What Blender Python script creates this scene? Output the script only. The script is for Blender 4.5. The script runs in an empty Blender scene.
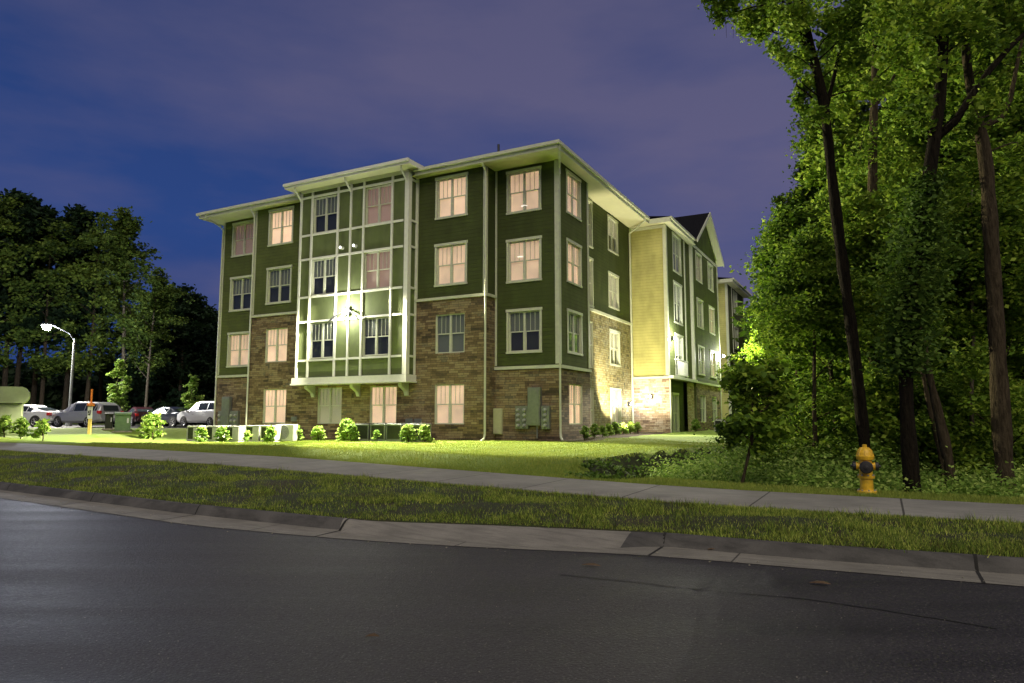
import bpy, math, random
import numpy as np
R_ = math.radians
rng = np.random.default_rng(7)
random.seed(7)
sc = bpy.context.scene
C = sc.collection

# ------------------------------------------------------------------ camera frame
EYE = 1.5
FPX = 694.0
PITCH = math.atan(76.5 / FPX)
cp, sp = math.cos(PITCH), math.sin(PITCH)

def ray(x, y):
    v = 341.5 - y
    return (x - 512.0, FPX * cp - v * sp, FPX * sp + v * cp)

def at(x, y, Y):
    d = ray(x, y); t = Y / d[1]
    return (d[0] * t, Y, EYE + d[2] * t)

Lv = np.array([-0.883155, 0.469082]); Rv = np.array([0.469082, 0.883155])

# ------------------------------------------------------------------ materials
MATS = {}

def nm(name):
    m = bpy.data.materials.new(name); m.use_nodes = True
    nt = m.node_tree; b = nt.nodes['Principled BSDF']
    MATS[name] = m
    return m, nt, nt.nodes, nt.links, b

def mth(N, Lk, op, a, b=None):
    n = N.new('ShaderNodeMath'); n.operation = op
    for i, v in enumerate((a, b)):
        if v is None: continue
        if isinstance(v, (int, float)): n.inputs[i].default_value = v
        else: Lk.new(v, n.inputs[i])
    return n.outputs[0]

def noise(N, Lk, vec, scale, detail=4, rough=.55):
    n = N.new('ShaderNodeTexNoise'); n.inputs['Scale'].default_value = scale
    n.inputs['Detail'].default_value = detail; n.inputs['Roughness'].default_value = rough
    if vec is not None: Lk.new(vec, n.inputs['Vector'])
    return n.outputs['Fac']

def ramp(N, Lk, fac, stops):
    r = N.new('ShaderNodeValToRGB'); e = r.color_ramp.elements
    while len(e) < len(stops): e.new(.5)
    for k, (p, c) in enumerate(stops):
        e[k].position = p; e[k].color = (*c, 1)
    Lk.new(fac, r.inputs['Fac'])
    return r.outputs['Color']

def mix(N, Lk, fac, a, b, mode='MIX'):
    m = N.new('ShaderNodeMix'); m.data_type = 'RGBA'; m.blend_type = mode
    for sock, v in ((m.inputs['Factor'], fac), (m.inputs['A'], a), (m.inputs['B'], b)):
        if isinstance(v, (int, float)): sock.default_value = v
        elif isinstance(v, tuple): sock.default_value = (*v, 1)
        else: Lk.new(v, sock)
    return m.outputs['Result']

def bump(N, Lk, h, b, dist=.01, strength=1.0):
    n = N.new('ShaderNodeBump'); n.inputs['Distance'].default_value = dist; n.inputs['Strength'].default_value = strength
    Lk.new(h, n.inputs['Height']); Lk.new(n.outputs['Normal'], b.inputs['Normal'])

def objco(N):
    return N.new('ShaderNodeTexCoord').outputs['Object']

def plain(name, col, rough=.6, metal=0, var=.15, scale=6.0, emis=None, es=0, bumpd=0):
    m, nt, N, Lk, b = nm(name)
    co = objco(N)
    f = noise(N, Lk, co, scale, 5)
    c = ramp(N, Lk, f, [(.3, tuple(x * (1 - var) for x in col)), (.7, tuple(min(1, x * (1 + var)) for x in col))])
    Lk.new(c, b.inputs['Base Color'])
    b.inputs['Roughness'].default_value = rough; b.inputs['Metallic'].default_value = metal
    if emis:
        b.inputs['Emission Color'].default_value = (*emis, 1); b.inputs['Emission Strength'].default_value = es
    if bumpd: bump(N, Lk, noise(N, Lk, co, scale * 8, 3), b, bumpd)
    return m

def siding(name, col, lap=.178, batten=False):
    m, nt, N, Lk, b = nm(name)
    co = objco(N)
    s = N.new('ShaderNodeSeparateXYZ'); Lk.new(co, s.inputs[0])
    if batten:
        a = mth(N, Lk, 'ADD', s.outputs['X'], s.outputs['Y'])
        fr = mth(N, Lk, 'FRACT', mth(N, Lk, 'DIVIDE', a, .4))
        h = mth(N, Lk, 'LESS_THAN', fr, .16)
        dk = mth(N, Lk, 'LESS_THAN', fr, .02)
    else:
        fr = mth(N, Lk, 'FRACT', mth(N, Lk, 'DIVIDE', s.outputs['Z'], lap))
        h = mth(N, Lk, 'SUBTRACT', 1.0, fr)
        dk = mth(N, Lk, 'LESS_THAN', fr, .07)
    f = noise(N, Lk, co, 1.3, 5)
    f2 = noise(N, Lk, co, 30, 3)
    mps = N.new('ShaderNodeMapping'); mps.inputs['Scale'].default_value = (.9, .9, .3); Lk.new(co, mps.inputs[0]); stk = noise(N, Lk, mps.outputs[0], 2.2, 4)
    f = mth(N, Lk, 'ADD', mth(N, Lk, 'MULTIPLY', f, .5), mth(N, Lk, 'MULTIPLY', stk, .5))
    c = ramp(N, Lk, f, [(.35, tuple(x * .78 for x in col)), (.65, tuple(x * 1.15 for x in col))])
    c = mix(N, Lk, mth(N, Lk, 'MULTIPLY', dk, .6), c, tuple(x * .4 for x in col))
    Lk.new(c, b.inputs['Base Color']); b.inputs['Roughness'].default_value = .8; b.inputs['Specular IOR Level'].default_value = .2
    hh = mth(N, Lk, 'ADD', h, mth(N, Lk, 'MULTIPLY', f2, .08))
    bump(N, Lk, hh, b, .03)
    return m

def stone(name, cols, mortar, w=.42, hgt=.085, bd=.03):
    m, nt, N, Lk, b = nm(name)
    co = objco(N)
    s = N.new('ShaderNodeSeparateXYZ'); Lk.new(co, s.inputs[0])
    a = mth(N, Lk, 'ADD', s.outputs['X'], s.outputs['Y'])
    cx = N.new('ShaderNodeCombineXYZ')
    wob = noise(N, Lk, co, 1.7, 2)
    Lk.new(a, cx.inputs[0]); Lk.new(mth(N, Lk, 'ADD', s.outputs['Z'], mth(N, Lk, 'MULTIPLY', wob, .05)), cx.inputs[1])
    def br(ww, hh, off):
        t = N.new('ShaderNodeTexBrick'); Lk.new(cx.outputs[0], t.inputs['Vector'])
        t.inputs['Scale'].default_value = 1; t.inputs['Brick Width'].default_value = ww
        t.inputs['Row Height'].default_value = hh; t.inputs['Mortar Size'].default_value = .007
        t.inputs['Mortar Smooth'].default_value = .2; t.offset = off; t.offset_frequency = 2
        t.squash = .6; t.squash_frequency = 3
        t.inputs['Color1'].default_value = (0, 0, 0, 1); t.inputs['Color2'].default_value = (1, 1, 1, 1)
        t.inputs['Mortar'].default_value = (.5, .5, .5, 1)
        return t
    t1 = br(w, hgt, .37)
    t2 = br(w * 2.1, hgt * 3, .61)
    mixed = mix(N, Lk, .5, t1.outputs['Color'], t2.outputs['Color'])
    bw = N.new('ShaderNodeRGBToBW'); Lk.new(mixed, bw.inputs[0])
    n2 = noise(N, Lk, co, 9, 4)
    fac = mth(N, Lk, 'ADD', mth(N, Lk, 'MULTIPLY', bw.outputs[0], .7), mth(N, Lk, 'MULTIPLY', n2, .3))
    c = ramp(N, Lk, fac, [(i / (len(cols) - 1) * .7 + .12, k) for i, k in enumerate(cols)])
    c = mix(N, Lk, t1.outputs['Fac'], c, mortar)
    Lk.new(c, b.inputs['Base Color']); b.inputs['Roughness'].default_value = .85
    hh = mth(N, Lk, 'ADD', mth(N, Lk, 'MULTIPLY', mth(N, Lk, 'SUBTRACT', 1.0, t1.outputs['Fac']), .5),
             mth(N, Lk, 'ADD', mth(N, Lk, 'MULTIPLY', bw.outputs[0], .5), mth(N, Lk, 'MULTIPLY', n2, .25)))
    bump(N, Lk, hh, b, bd)
    return m

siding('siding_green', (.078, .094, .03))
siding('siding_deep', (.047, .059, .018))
siding('siding_tan', (.46, .43, .17))
siding('panel_green', (.105, .125, .055), lap=50)
siding('batten_green', (.07, .092, .022), batten=True)
stone('ledge_stone', [(.02, .014, .01), (.07, .042, .028), (.15, .095, .06), (.25, .18, .12), (.09, .075, .062)], (.03, .025, .02), w=.5, hgt=.105)
stone('field_stone', [(.04, .035, .015), (.16, .13, .05), (.26, .21, .09), (.3, .27, .16), (.07, .06, .03)], (.05, .045, .03), w=.24, hgt=.12, bd=.07)
stone('pier_stone', [(.1, .06, .04), (.25, .17, .11), (.38, .28, .19), (.5, .42, .33), (.3, .25, .2)], (.1, .08, .06), w=.4, hgt=.1, bd=.05)
plain('trim', (.52, .53, .42), .5, var=.08)
plain('trim_pale', (.7, .7, .62), .5, var=.06)
plain('soffit', (.62, .6, .42), .6, var=.05, scale=2)
plain('roofing', (.009, .009, .011), .9, var=.4, scale=12, bumpd=.01).node_tree.nodes['Principled BSDF'].inputs['Specular IOR Level'].default_value = .05
plain('dark_metal', (.03, .03, .033), .5, .3)
plain('grey_metal', (.2, .21, .21), .45, .4, var=.12)
plain('green_grey_metal', (.15, .16, .15), .5, .2)
plain('white_metal', (.42, .42, .4), .45, .1, var=.08)
plain('beige_metal', (.42, .42, .27), .5, var=.08)
plain('cabinet_green', (.26, .3, .17), .5, var=.12, scale=3)
plain('transformer_green', (.12, .2, .1), .5, var=.15)
plain('rubber', (.015, .015, .016), .8)
plain('rim_metal', (.45, .45, .47), .3, .8)
plain('chrome', (.4, .4, .4), .35, .6)
plain('red_lens', (.5, .02, .02), .2)
plain('clear_lens', (.75, .75, .78), .15)
plain('plate', (.7, .7, .72), .4)
plain('orange', (.75, .2, .03), .5, var=.2)
plain('yellow_post', (.75, .55, .14), .55, var=.2)
plain('hydrant_yellow', (.66, .4, .02), .38, var=.22, scale=14, bumpd=.002)
plain('hydrant_black', (.02, .018, .018), .45, bumpd=.002)
plain('pebble', (.3, .27, .22), .8, var=.4)
plain('dry_leaf', (.1, .06, .03), .8, var=.4)
plain('lamp_lens', (.9, .9, .9), .3, emis=(1, .97, .88), es=110)
plain('lamp_lens_cold', (.9, .9, .9), .3, emis=(.8, .85, 1), es=500)
plain('room_lens', (.9, .85, .8), .3, emis=(1, .9, .8), es=.9)
plain('lamp_lens_small', (.9, .9, .9), .3, emis=(1, 1, .9), es=3)
for nme, col in (('paint_silver', (.33, .33, .37)), ('paint_white', (.72, .72, .74)), ('paint_black', (.015, .018, .03)),
                 ('paint_maroon', (.04, .01, .016)), ('paint_grey', (.2, .2, .24))):
    m = plain(nme, col, .3, .35, var=.03)
    m.node_tree.nodes['Principled BSDF'].inputs['Coat Weight'].default_value = .6

def glassmat(name, col, rough=.05, alpha=.35):
    m, nt, N, Lk, b = nm(name)
    g = N.new('ShaderNodeBsdfGlossy'); g.inputs['Roughness'].default_value = rough; g.inputs['Color'].default_value = (.9, .95, 1, 1)
    t = N.new('ShaderNodeBsdfTransparent'); t.inputs['Color'].default_value = (*col, 1)
    lw = N.new('ShaderNodeLayerWeight'); lw.inputs['Blend'].default_value = .5
    mx = N.new('ShaderNodeMixShader')
    Lk.new(mth(N, Lk, 'ADD', mth(N, Lk, 'MULTIPLY', mth(N, Lk, 'POWER', lw.outputs['Facing'], 4.0), .6), .03), mx.inputs[0]); Lk.new(t.outputs[0], mx.inputs[1]); Lk.new(g.outputs[0], mx.inputs[2])
    Lk.new(mx.outputs[0], N['Material Output'].inputs['Surface'])
glassmat('window_glass', (.92, .93, .93))
m = plain('car_glass', (.02, .025, .03), .06, var=.1)

def blindmat(name, col, es, base=(.5, .45, .4)):
    m, nt, N, Lk, b = nm(name)
    co = objco(N)
    s = N.new('ShaderNodeSeparateXYZ'); Lk.new(co, s.inputs[0])
    fr = mth(N, Lk, 'FRACT', mth(N, Lk, 'DIVIDE', s.outputs['Z'], .05))
    sl = mth(N, Lk, 'ADD', mth(N, Lk, 'MULTIPLY', mth(N, Lk, 'ABSOLUTE', mth(N, Lk, 'SUBTRACT', fr, .5)), .5), .8)
    f = noise(N, Lk, co, .9, 3)
    oi = N.new('ShaderNodeObjectInfo')
    k = mth(N, Lk, 'MULTIPLY', mth(N, Lk, 'ADD', mth(N, Lk, 'MULTIPLY', f, 1.3), .33), sl)
    k = mth(N, Lk, 'MULTIPLY', k, mth(N, Lk, 'ADD', mth(N, Lk, 'MULTIPLY', oi.outputs['Random'], .6), .6))
    Lk.new(mth(N, Lk, 'MULTIPLY', k, es), b.inputs['Emission Strength'])
    b.inputs['Emission Color'].default_value = (*col, 1)
    b.inputs['Base Color'].default_value = (*base, 1); b.inputs['Roughness'].default_value = .8
    bump(N, Lk, sl, b, .01)
blindmat('blind_lit', (1, .63, .38), 1.05)
blindmat('blind_dim', (.7, .38, .27), .3, (.35, .28, .25))
blindmat('blind_yellow', (.75, .68, .36), .3)
blindmat('blind_off', (.3, .32, .26), .05, (.16, .17, .14))
blindmat('room_dark', (.16, .17, .15), .03, (.02, .022, .02))
blindmat('blind_pale', (.9, .75, .5), .55)

def leafmat(name, stops, trans=.35, scale=.6, rough=.55):
    m, nt, N, Lk, b = nm(name)
    g = N.new('ShaderNodeNewGeometry')
    f = noise(N, Lk, g.outputs['Position'], scale, 3)
    oi = N.new('ShaderNodeObjectInfo')
    k = mth(N, Lk, 'ADD', mth(N, Lk, 'MULTIPLY', g.outputs['Random Per Island'], .45), mth(N, Lk, 'MULTIPLY', f, .45))
    k = mth(N, Lk, 'ADD', k, mth(N, Lk, 'MULTIPLY', oi.outputs['Random'], .12))
    c = ramp(N, Lk, k, stops)
    Lk.new(c, b.inputs['Base Color']); b.inputs['Roughness'].default_value = .7; b.inputs['Specular IOR Level'].default_value = .25
    t = N.new('ShaderNodeBsdfTranslucent'); Lk.new(mix(N, Lk, .5, c, (.3, .5, .05), 'MULTIPLY'), t.inputs['Color'])
    Lk.new(c, t.inputs['Color'])
    mx = N.new('ShaderNodeMixShader'); mx.inputs[0].default_value = trans
    Lk.new(b.outputs[0], mx.inputs[1]); Lk.new(t.outputs[0], mx.inputs[2])
    Lk.new(mx.outputs[0], N['Material Output'].inputs['Surface'])
leafmat('leaf_wood', [(.25, (.04, .085, .01)), (.5, (.14, .25, .022)), (.8, (.34, .44, .05))])
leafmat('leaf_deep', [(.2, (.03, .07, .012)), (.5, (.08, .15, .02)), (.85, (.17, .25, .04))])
leafmat('leaf_shrub', [(.2, (.06, .13, .02)), (.5, (.2, .33, .05)), (.8, (.42, .52, .13))])
leafmat('leaf_far', [(.2, (.02, .05, .012)), (.5, (.08, .13, .02)), (.85, (.18, .24, .035))], scale=.15)
leafmat('leaf_pine', [(.2, (.006, .016, .008)), (.5, (.015, .035, .012)), (.85, (.03, .06, .018))], scale=.3)
leafmat('blade_verge', [(.24, (.13, .08, .04)), (.36, (.06, .085, .018)), (.54, (.16, .26, .03)), (.74, (.5, .54, .11))], trans=.25, scale=1.6, rough=.6)
leafmat('blade_lawn', [(.15, (.13, .19, .03)), (.5, (.23, .3, .045)), (.85, (.42, .42, .1))], trans=.3, scale=.5, rough=.6)

def bark(name, c1, c2):
    m, nt, N, Lk, b = nm(name)
    co = objco(N)
    mp = N.new('ShaderNodeMapping'); mp.inputs['Scale'].default_value = (9, 9, 1.6); Lk.new(co, mp.inputs[0])
    f = noise(N, Lk, mp.outputs[0], 2.5, 6, .65)
    Lk.new(ramp(N, Lk, f, [(.32, c1), (.68, c2)]), b.inputs['Base Color'])
    b.inputs['Roughness'].default_value = .95; b.inputs['Specular IOR Level'].default_value = .1
    bump(N, Lk, f, b, .08)
bark('bark', (.022, .016, .01), (.085, .066, .042))
bark('bark_dark', (.005, .004, .003), (.022, .017, .011))
bark('bark_pale', (.06, .05, .035), (.2, .17, .12))

# ground materials
def groundmat():
    m, nt, N, Lk, b = nm('asphalt')
    co = objco(N)
    big = noise(N, Lk, co, .35, 4)
    fine = noise(N, Lk, co, 48, 4, .9)
    mid = noise(N, Lk, co, 14, 5, .6)
    mp = N.new('ShaderNodeMapping'); mp.inputs['Rotation'].default_value = (0, 0, R_(28)); mp.inputs['Scale'].default_value = (.18, 1.5, 1); Lk.new(co, mp.inputs[0])
    streak = noise(N, Lk, mp.outputs[0], 1.1, 4)
    k = mth(N, Lk, 'ADD', mth(N, Lk, 'MULTIPLY', big, .35), mth(N, Lk, 'MULTIPLY', streak, .65))
    c = ramp(N, Lk, k, [(.35, (.016, .0145, .016)), (.65, (.032, .029, .031))])
    v = N.new('ShaderNodeTexVoronoi'); v.inputs['Scale'].default_value = 45; Lk.new(co, v.inputs['Vector'])
    spk = mth(N, Lk, 'LESS_THAN', v.outputs['Distance'], .3)
    vc = N.new('ShaderNodeRGBToBW'); Lk.new(v.outputs['Color'], vc.inputs[0])
    spk = mth(N, Lk, 'MULTIPLY', spk, mth(N, Lk, 'GREATER_THAN', vc.outputs[0], .62))
    c = mix(N, Lk, mth(N, Lk, 'MULTIPLY', spk, .38), c, (.15, .14, .13))
    c = mix(N, Lk, .7, c, ramp(N, Lk, fine, [(.42, (.15, .15, .15)), (.6, (2.6, 2.6, 2.6))]), 'MULTIPLY')
    Lk.new(c, b.inputs['Base Color'])
    Lk.new(ramp(N, Lk, mth(N, Lk, 'ADD', mth(N, Lk, 'MULTIPLY', streak, .6), mth(N, Lk, 'MULTIPLY', mid, .4)), [(.3, (.45,) * 3), (.7, (.66,) * 3)]), b.inputs['Roughness'])
    bump(N, Lk, mth(N, Lk, 'ADD', fine, mth(N, Lk, 'MULTIPLY', v.outputs['Distance'], .8)), b, .006)
    b.inputs['Specular IOR Level'].default_value = .55

    def concrete(name, c1, c2, jsp, joff, jw, stain=0.):
        m, nt, N, Lk, b = nm(name)
        uv = N.new('ShaderNodeTexCoord').outputs['UV']
        co = objco(N)
        s = N.new('ShaderNodeSeparateXYZ'); Lk.new(uv, s.inputs[0])
        f = noise(N, Lk, co, 1.2, 6, .6); g = noise(N, Lk, co, 60, 4, .7)
        c = ramp(N, Lk, f, [(.3, c1), (.7, c2)])
        c = mix(N, Lk, .5, c, ramp(N, Lk, g, [(.3, (.7,) * 3), (.7, (1.25,) * 3)]), 'MULTIPLY')
        mp = N.new('ShaderNodeMapping'); mp.inputs['Scale'].default_value = (1.3, 9, 1); Lk.new(uv, mp.inputs[0])
        st = noise(N, Lk, mp.outputs[0], 1.6, 5, .65)
        c = mix(N, Lk, mth(N, Lk, 'MULTIPLY', ramp(N, Lk, st, [(.45, (0,) * 3), (.66, (1,) * 3)]), .4 + stain), c, tuple(x * .45 for x in c1))
        fr = mth(N, Lk, 'FRACT', mth(N, Lk, 'ADD', mth(N, Lk, 'DIVIDE', s.outputs['X'], jsp), joff))
        j = mth(N, Lk, 'LESS_THAN', fr, jw)
        c = mix(N, Lk, mth(N, Lk, 'MULTIPLY', j, .85), c, (.02, .018, .015))
        Lk.new(c, b.inputs['Base Color']); b.inputs['Roughness'].default_value = .8
        bump(N, Lk, mth(N, Lk, 'SUBTRACT', mth(N, Lk, 'ADD', g, mth(N, Lk, 'MULTIPLY', f, .5)), mth(N, Lk, 'MULTIPLY', j, 3.0)), b, .004)
    concrete('sidewalk_concrete', (.18, .175, .16), (.28, .27, .245), 1.85, .1, .014)
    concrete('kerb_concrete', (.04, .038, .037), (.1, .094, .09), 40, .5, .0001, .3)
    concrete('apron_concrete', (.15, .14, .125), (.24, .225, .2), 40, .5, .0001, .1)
    concrete('gutter_concrete', (.15, .14, .12), (.24, .225, .195), 3.05, .52, .006, .1)

    m, nt, N, Lk, b = nm('verge_soil')
    co = objco(N)
    f = noise(N, Lk, co, 1.1, 6, .65); g = noise(N, Lk, co, 30, 5, .7)
    k = mth(N, Lk, 'ADD', mth(N, Lk, 'MULTIPLY', f, .6), mth(N, Lk, 'MULTIPLY', g, .4))
    Lk.new(ramp(N, Lk, k, [(.36, (.07, .048, .028)), (.47, (.03, .032, .01)), (.6, (.035, .055, .012))]), b.inputs['Base Color'])
    b.inputs['Roughness'].default_value = .95
    bump(N, Lk, g, b, .04)

    m, nt, N, Lk, b = nm('lawn')
    co = objco(N)
    f = noise(N, Lk, co, .35, 6, .6); g = noise(N, Lk, co, 22, 6, .75)
    mp = N.new('ShaderNodeMapping'); mp.inputs['Rotation'].default_value = (0, 0, R_(-30)); mp.inputs['Scale'].default_value = (.3, 2.2, 1); Lk.new(co, mp.inputs[0])
    st = noise(N, Lk, mp.outputs[0], .8, 4)
    k = mth(N, Lk, 'ADD', mth(N, Lk, 'MULTIPLY', f, .4), mth(N, Lk, 'ADD', mth(N, Lk, 'MULTIPLY', g, .25), mth(N, Lk, 'MULTIPLY', st, .35)))
    Lk.new(ramp(N, Lk, k, [(.34, (.09, .15, .012)), (.5, (.15, .22, .018)), (.6, (.18, .24, .026)), (.7, (.22, .23, .04))]), b.inputs['Base Color'])
    b.inputs['Roughness'].default_value = .95
    bump(N, Lk, g, b, .05)

    m, nt, N, Lk, b = nm('forest_soil')
    co = objco(N)
    g = noise(N, Lk, co, 4, 7, .7)
    Lk.new(ramp(N, Lk, g, [(.35, (.02, .015, .008)), (.5, (.03, .04, .012)), (.65, (.05, .07, .015))]), b.inputs['Base Color'])
    b.inputs['Roughness'].default_value = 1
    bump(N, Lk, g, b, .1)
    m, nt, N, Lk, b = nm('mulch')
    co = objco(N)
    g = noise(N, Lk, co, 18, 6, .7)
    Lk.new(ramp(N, Lk, g, [(.35, (.02, .012, .008)), (.65, (.07, .045, .025))]), b.inputs['Base Color'])
    b.inputs['Roughness'].default_value = 1; bump(N, Lk, g, b, .05)
groundmat()

# ------------------------------------------------------------------ mesh builder
class MB:
    def __init__(s): s.v = []; s.f = []; s.m = []
    def poly(s, pts, mi=0):
        k = len(s.v); s.v += [tuple(p) for p in pts]; s.f.append(tuple(range(k, k + len(pts)))); s.m.append(mi); return s
    def box(s, x0, x1, y0, y1, z0, z1, mi=0, bev=0):
        x0, x1 = sorted((x0, x1)); y0, y1 = sorted((y0, y1)); z0, z1 = sorted((z0, z1))
        k = len(s.v)
        if bev <= 0:
            s.v += [(x0, y0, z0), (x1, y0, z0), (x1, y1, z0), (x0, y1, z0), (x0, y0, z1), (x1, y0, z1), (x1, y1, z1), (x0, y1, z1)]
            s.f += [tuple(k + i for i in q) for q in ((0, 3, 2, 1), (4, 5, 6, 7), (0, 1, 5, 4), (1, 2, 6, 5), (2, 3, 7, 6), (3, 0, 4, 7))]
            s.m += [mi] * 6
        else:
            b = bev
            def ringz(z, i):
                return [(x0 + i + b, y0 + i, z), (x1 - i - b, y0 + i, z), (x1 - i, y0 + i + b, z), (x1 - i, y1 - i - b, z), (x1 - i - b, y1 - i, z), (x0 + i + b, y1 - i, z), (x0 + i, y1 - i - b, z), (x0 + i, y0 + i + b, z)]
            rings = [ringz(z0, b * .7), ringz(z0 + b, 0), ringz(z1 - b, 0), ringz(z1, b * .7)]
            s.loft(rings, mi)
        return s
    def loft(s, rings, mi=0, caps=True, closed=True):
        k = len(s.v); n = len(rings[0])
        for r in rings: s.v += [tuple(p) for p in r]
        for i in range(len(rings) - 1):
            for j in range(n if closed else n - 1):
                a = k + i * n + j; b = k + i * n + (j + 1) % n
                s.f.append((a, b, b + n, a + n)); s.m.append(mi)
        if caps and closed:
            s.f.append(tuple(k + j for j in range(n))[::-1]); s.m.append(mi)
            s.f.append(tuple(k + (len(rings) - 1) * n + j for j in range(n))); s.m.append(mi)
        return s
    def tube(s, pts, rad, n=8, mi=0):
        pts = [np.array(p, float) for p in pts]
        if isinstance(rad, (int, float)): rad = [rad] * len(pts)
        rings = []; up = None
        for i, p in enumerate(pts):
            d = pts[min(i + 1, len(pts) - 1)] - pts[max(i - 1, 0)]; d /= np.linalg.norm(d) + 1e-9
            if up is None:
                up = np.cross(d, (0, 0, 1.)) if abs(d[2]) < .9 else np.cross(d, (1., 0, 0))
            a = up - d * np.dot(up, d); a /= np.linalg.norm(a); up = a; b = np.cross(d, a)
            rings.append([tuple(p + rad[i] * (math.cos(t) * a + math.sin(t) * b)) for t in [2 * math.pi * j / n for j in range(n)]])
        return s.loft(rings, mi)
    def lathe(s, prof, c=(0, 0, 0), axis='z', n=20, mi=0):
        rings = []
        for r, h in prof:
            ring = []
            for j in range(n):
                t = 2 * math.pi * j / n; a, b = r * math.cos(t), r * math.sin(t)
                ring.append({'z': (c[0] + a, c[1] + b, c[2] + h), 'y': (c[0] + a, c[1] + h, c[2] - b), 'x': (c[0] + h, c[1] + a, c[2] + b)}[axis])
            rings.append(ring)
        return s.loft(rings, mi)
    def prism(s, poly, axis, a, b, mi=0):
        def P(u, v, w): return {'x': (w, u, v), 'y': (u, w, v), 'z': (u, v, w)}[axis]
        return s.loft([[P(u, v, a) for u, v in poly], [P(u, v, b) for u, v in poly]], mi)
    def build(s, name, mats, parent=None, loc=None, smooth=False):
        me = bpy.data.meshes.new(name); me.from_pydata(s.v, [], s.f)
        if isinstance(mats, str): mats = [mats]
        for q in mats: me.materials.append(MATS[q])
        if len(mats) > 1: me.polygons.foreach_set('material_index', s.m)
        if smooth: me.polygons.foreach_set('use_smooth', [True] * len(me.polygons))
        me.update()
        o = bpy.data.objects.new(name, me); C.objects.link(o)
        if parent is not None: o.parent = parent
        if loc is not None: o.location = loc
        return o

def fixn(o):
    import bmesh
    bm = bmesh.new(); bm.from_mesh(o.data); bmesh.ops.recalc_face_normals(bm, faces=bm.faces); bm.to_mesh(o.data); bm.free(); return o

def tag(o, label=None, cat=None, group=None, kind=None):
    if label: o['label'] = label
    if cat: o['category'] = cat
    if group: o['group'] = group
    if kind: o['kind'] = kind
    return o

def empty(name, loc, rz=0, label=None, cat=None, group=None):
    o = bpy.data.objects.new(name, None); C.objects.link(o); o.location = loc; o.rotation_euler = (0, 0, rz)
    o.empty_display_size = .3
    return tag(o, label, cat, group)

def kids(o): return [x for x in bpy.data.objects if x.parent == o]

def copy_tree(o, parent=None):
    c = o.copy(); C.objects.link(c); c.parent = parent
    for ch in kids(o): copy_tree(ch, c)
    return c

def npmesh(name, verts, quads, mat, nv=4, uv=None):
    me = bpy.data.meshes.new(name)
    nf = len(quads)
    me.vertices.add(len(verts)); me.vertices.foreach_set('co', np.asarray(verts, np.float32).ravel())
    me.loops.add(nf * nv); me.loops.foreach_set('vertex_index', np.asarray(quads, np.int32).ravel())
    me.polygons.add(nf); me.polygons.foreach_set('loop_start', np.arange(0, nf * nv, nv, dtype=np.int32))
    me.polygons.foreach_set('loop_total', np.full(nf, nv, np.int32))
    me.materials.append(MATS[mat]); me.update(calc_edges=True)
    return me

def link(name, me, parent=None, loc=None):
    o = bpy.data.objects.new(name, me); C.objects.link(o)
    if parent is not None: o.parent = parent
    if loc is not None: o.location = loc
    return o

# ------------------------------------------------------------------ ground
def interp(tab, s):
    return np.interp(s, [t[0] for t in tab], [t[1] for t in tab])
G_T = [(-400, 9), (-8, 8.2), (-1.1, 7.80), (2.4, 7.60), (4.7, 7.02), (6.2, 6.80), (8.6, 6.68), (15, 7.25), (40, 8.5), (400, 20)]
K_T = [(-400, 9.8), (-8, 9.1), (-1.2, 8.47), (.8, 8.28), (2.7, 8.30), (4.4, 7.95), (6.3, 7.42), (9.8, 7.52), (17, 8.19), (40, 9.4), (400, 21)]
N_T = [(-400, 10), (-1.4, 10.06), (3.2, 10.14), (8, 10.75), (13.4, 11.35), (25, 11.7), (60, 12.4), (400, 23)]
F_T = [(-400, 11.9), (-1.3, 11.94), (3.7, 12.2), (9, 13.1), (14.5, 14.1), (28, 14.3), (60, 15), (400, 25)]
ZS_T = [(-400, .28), (2, .3), (13.4, .42), (25, .55), (60, .75), (400, .9)]
def smo(tab, s):
    # light smoothing of the polyline so kerb bends are soft
    ds = (-.5, -.25, 0, .25, .5)
    return sum(interp(tab, s + d) for d in ds) / 5

def w2(s, n): return (Lv[0] * s + Rv[0] * n, Lv[1] * s + Rv[1] * n)

def svals():
    a = np.concatenate([np.linspace(-300, -30, 20)[:-1], np.linspace(-30, -6, 30)[:-1], np.arange(-6, 30, .25), np.linspace(30, 70, 60), np.linspace(74, 350, 30)])
    return a
SV = svals()

def strip(name, rows, mat, smooth=False):
    """rows: list of (n array, z array) over SV"""
    ns = len(SV); V = []; UV = []
    for n, z in rows:
        X, Y = w2(SV, n)
        V.append(np.stack([X, Y, z * np.ones(ns)], 1)); UV.append(np.stack([SV, n * np.ones(ns)], 1))
    V = np.concatenate(V); UV = np.concatenate(UV)
    i = np.arange(ns - 1); Q = []
    for r in range(len(rows) - 1):
        a = r * ns + i
        Q.append(np.stack([a + 1, a, a + ns, a + ns + 1], 1))
    Q = np.concatenate(Q)
    me = npmesh(name, V, Q, mat)
    uvl = me.uv_layers.new(name='UVMap'); uvl.data.foreach_set('uv', UV[Q.ravel()].astype(np.float32).ravel())
    if smooth: me.polygons.foreach_set('use_smooth', [True] * len(me.polygons))
    return link(name, me)

g = smo(G_T, SV); k2 = smo(K_T, SV); nN = smo(N_T, SV); nF = smo(F_T, SV); zs = smo(ZS_T, SV)
one = np.ones(len(SV))
tag(strip('road', [(one * -60, 0 * one), (one * -8, 0 * one), (g * 0 , 0 * one), (g * .5, 0 * one), (g * .8, 0 * one), (g + .3, 0 * one)], 'asphalt'), kind='structure', label='dark worn asphalt street crossing the foreground')
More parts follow.
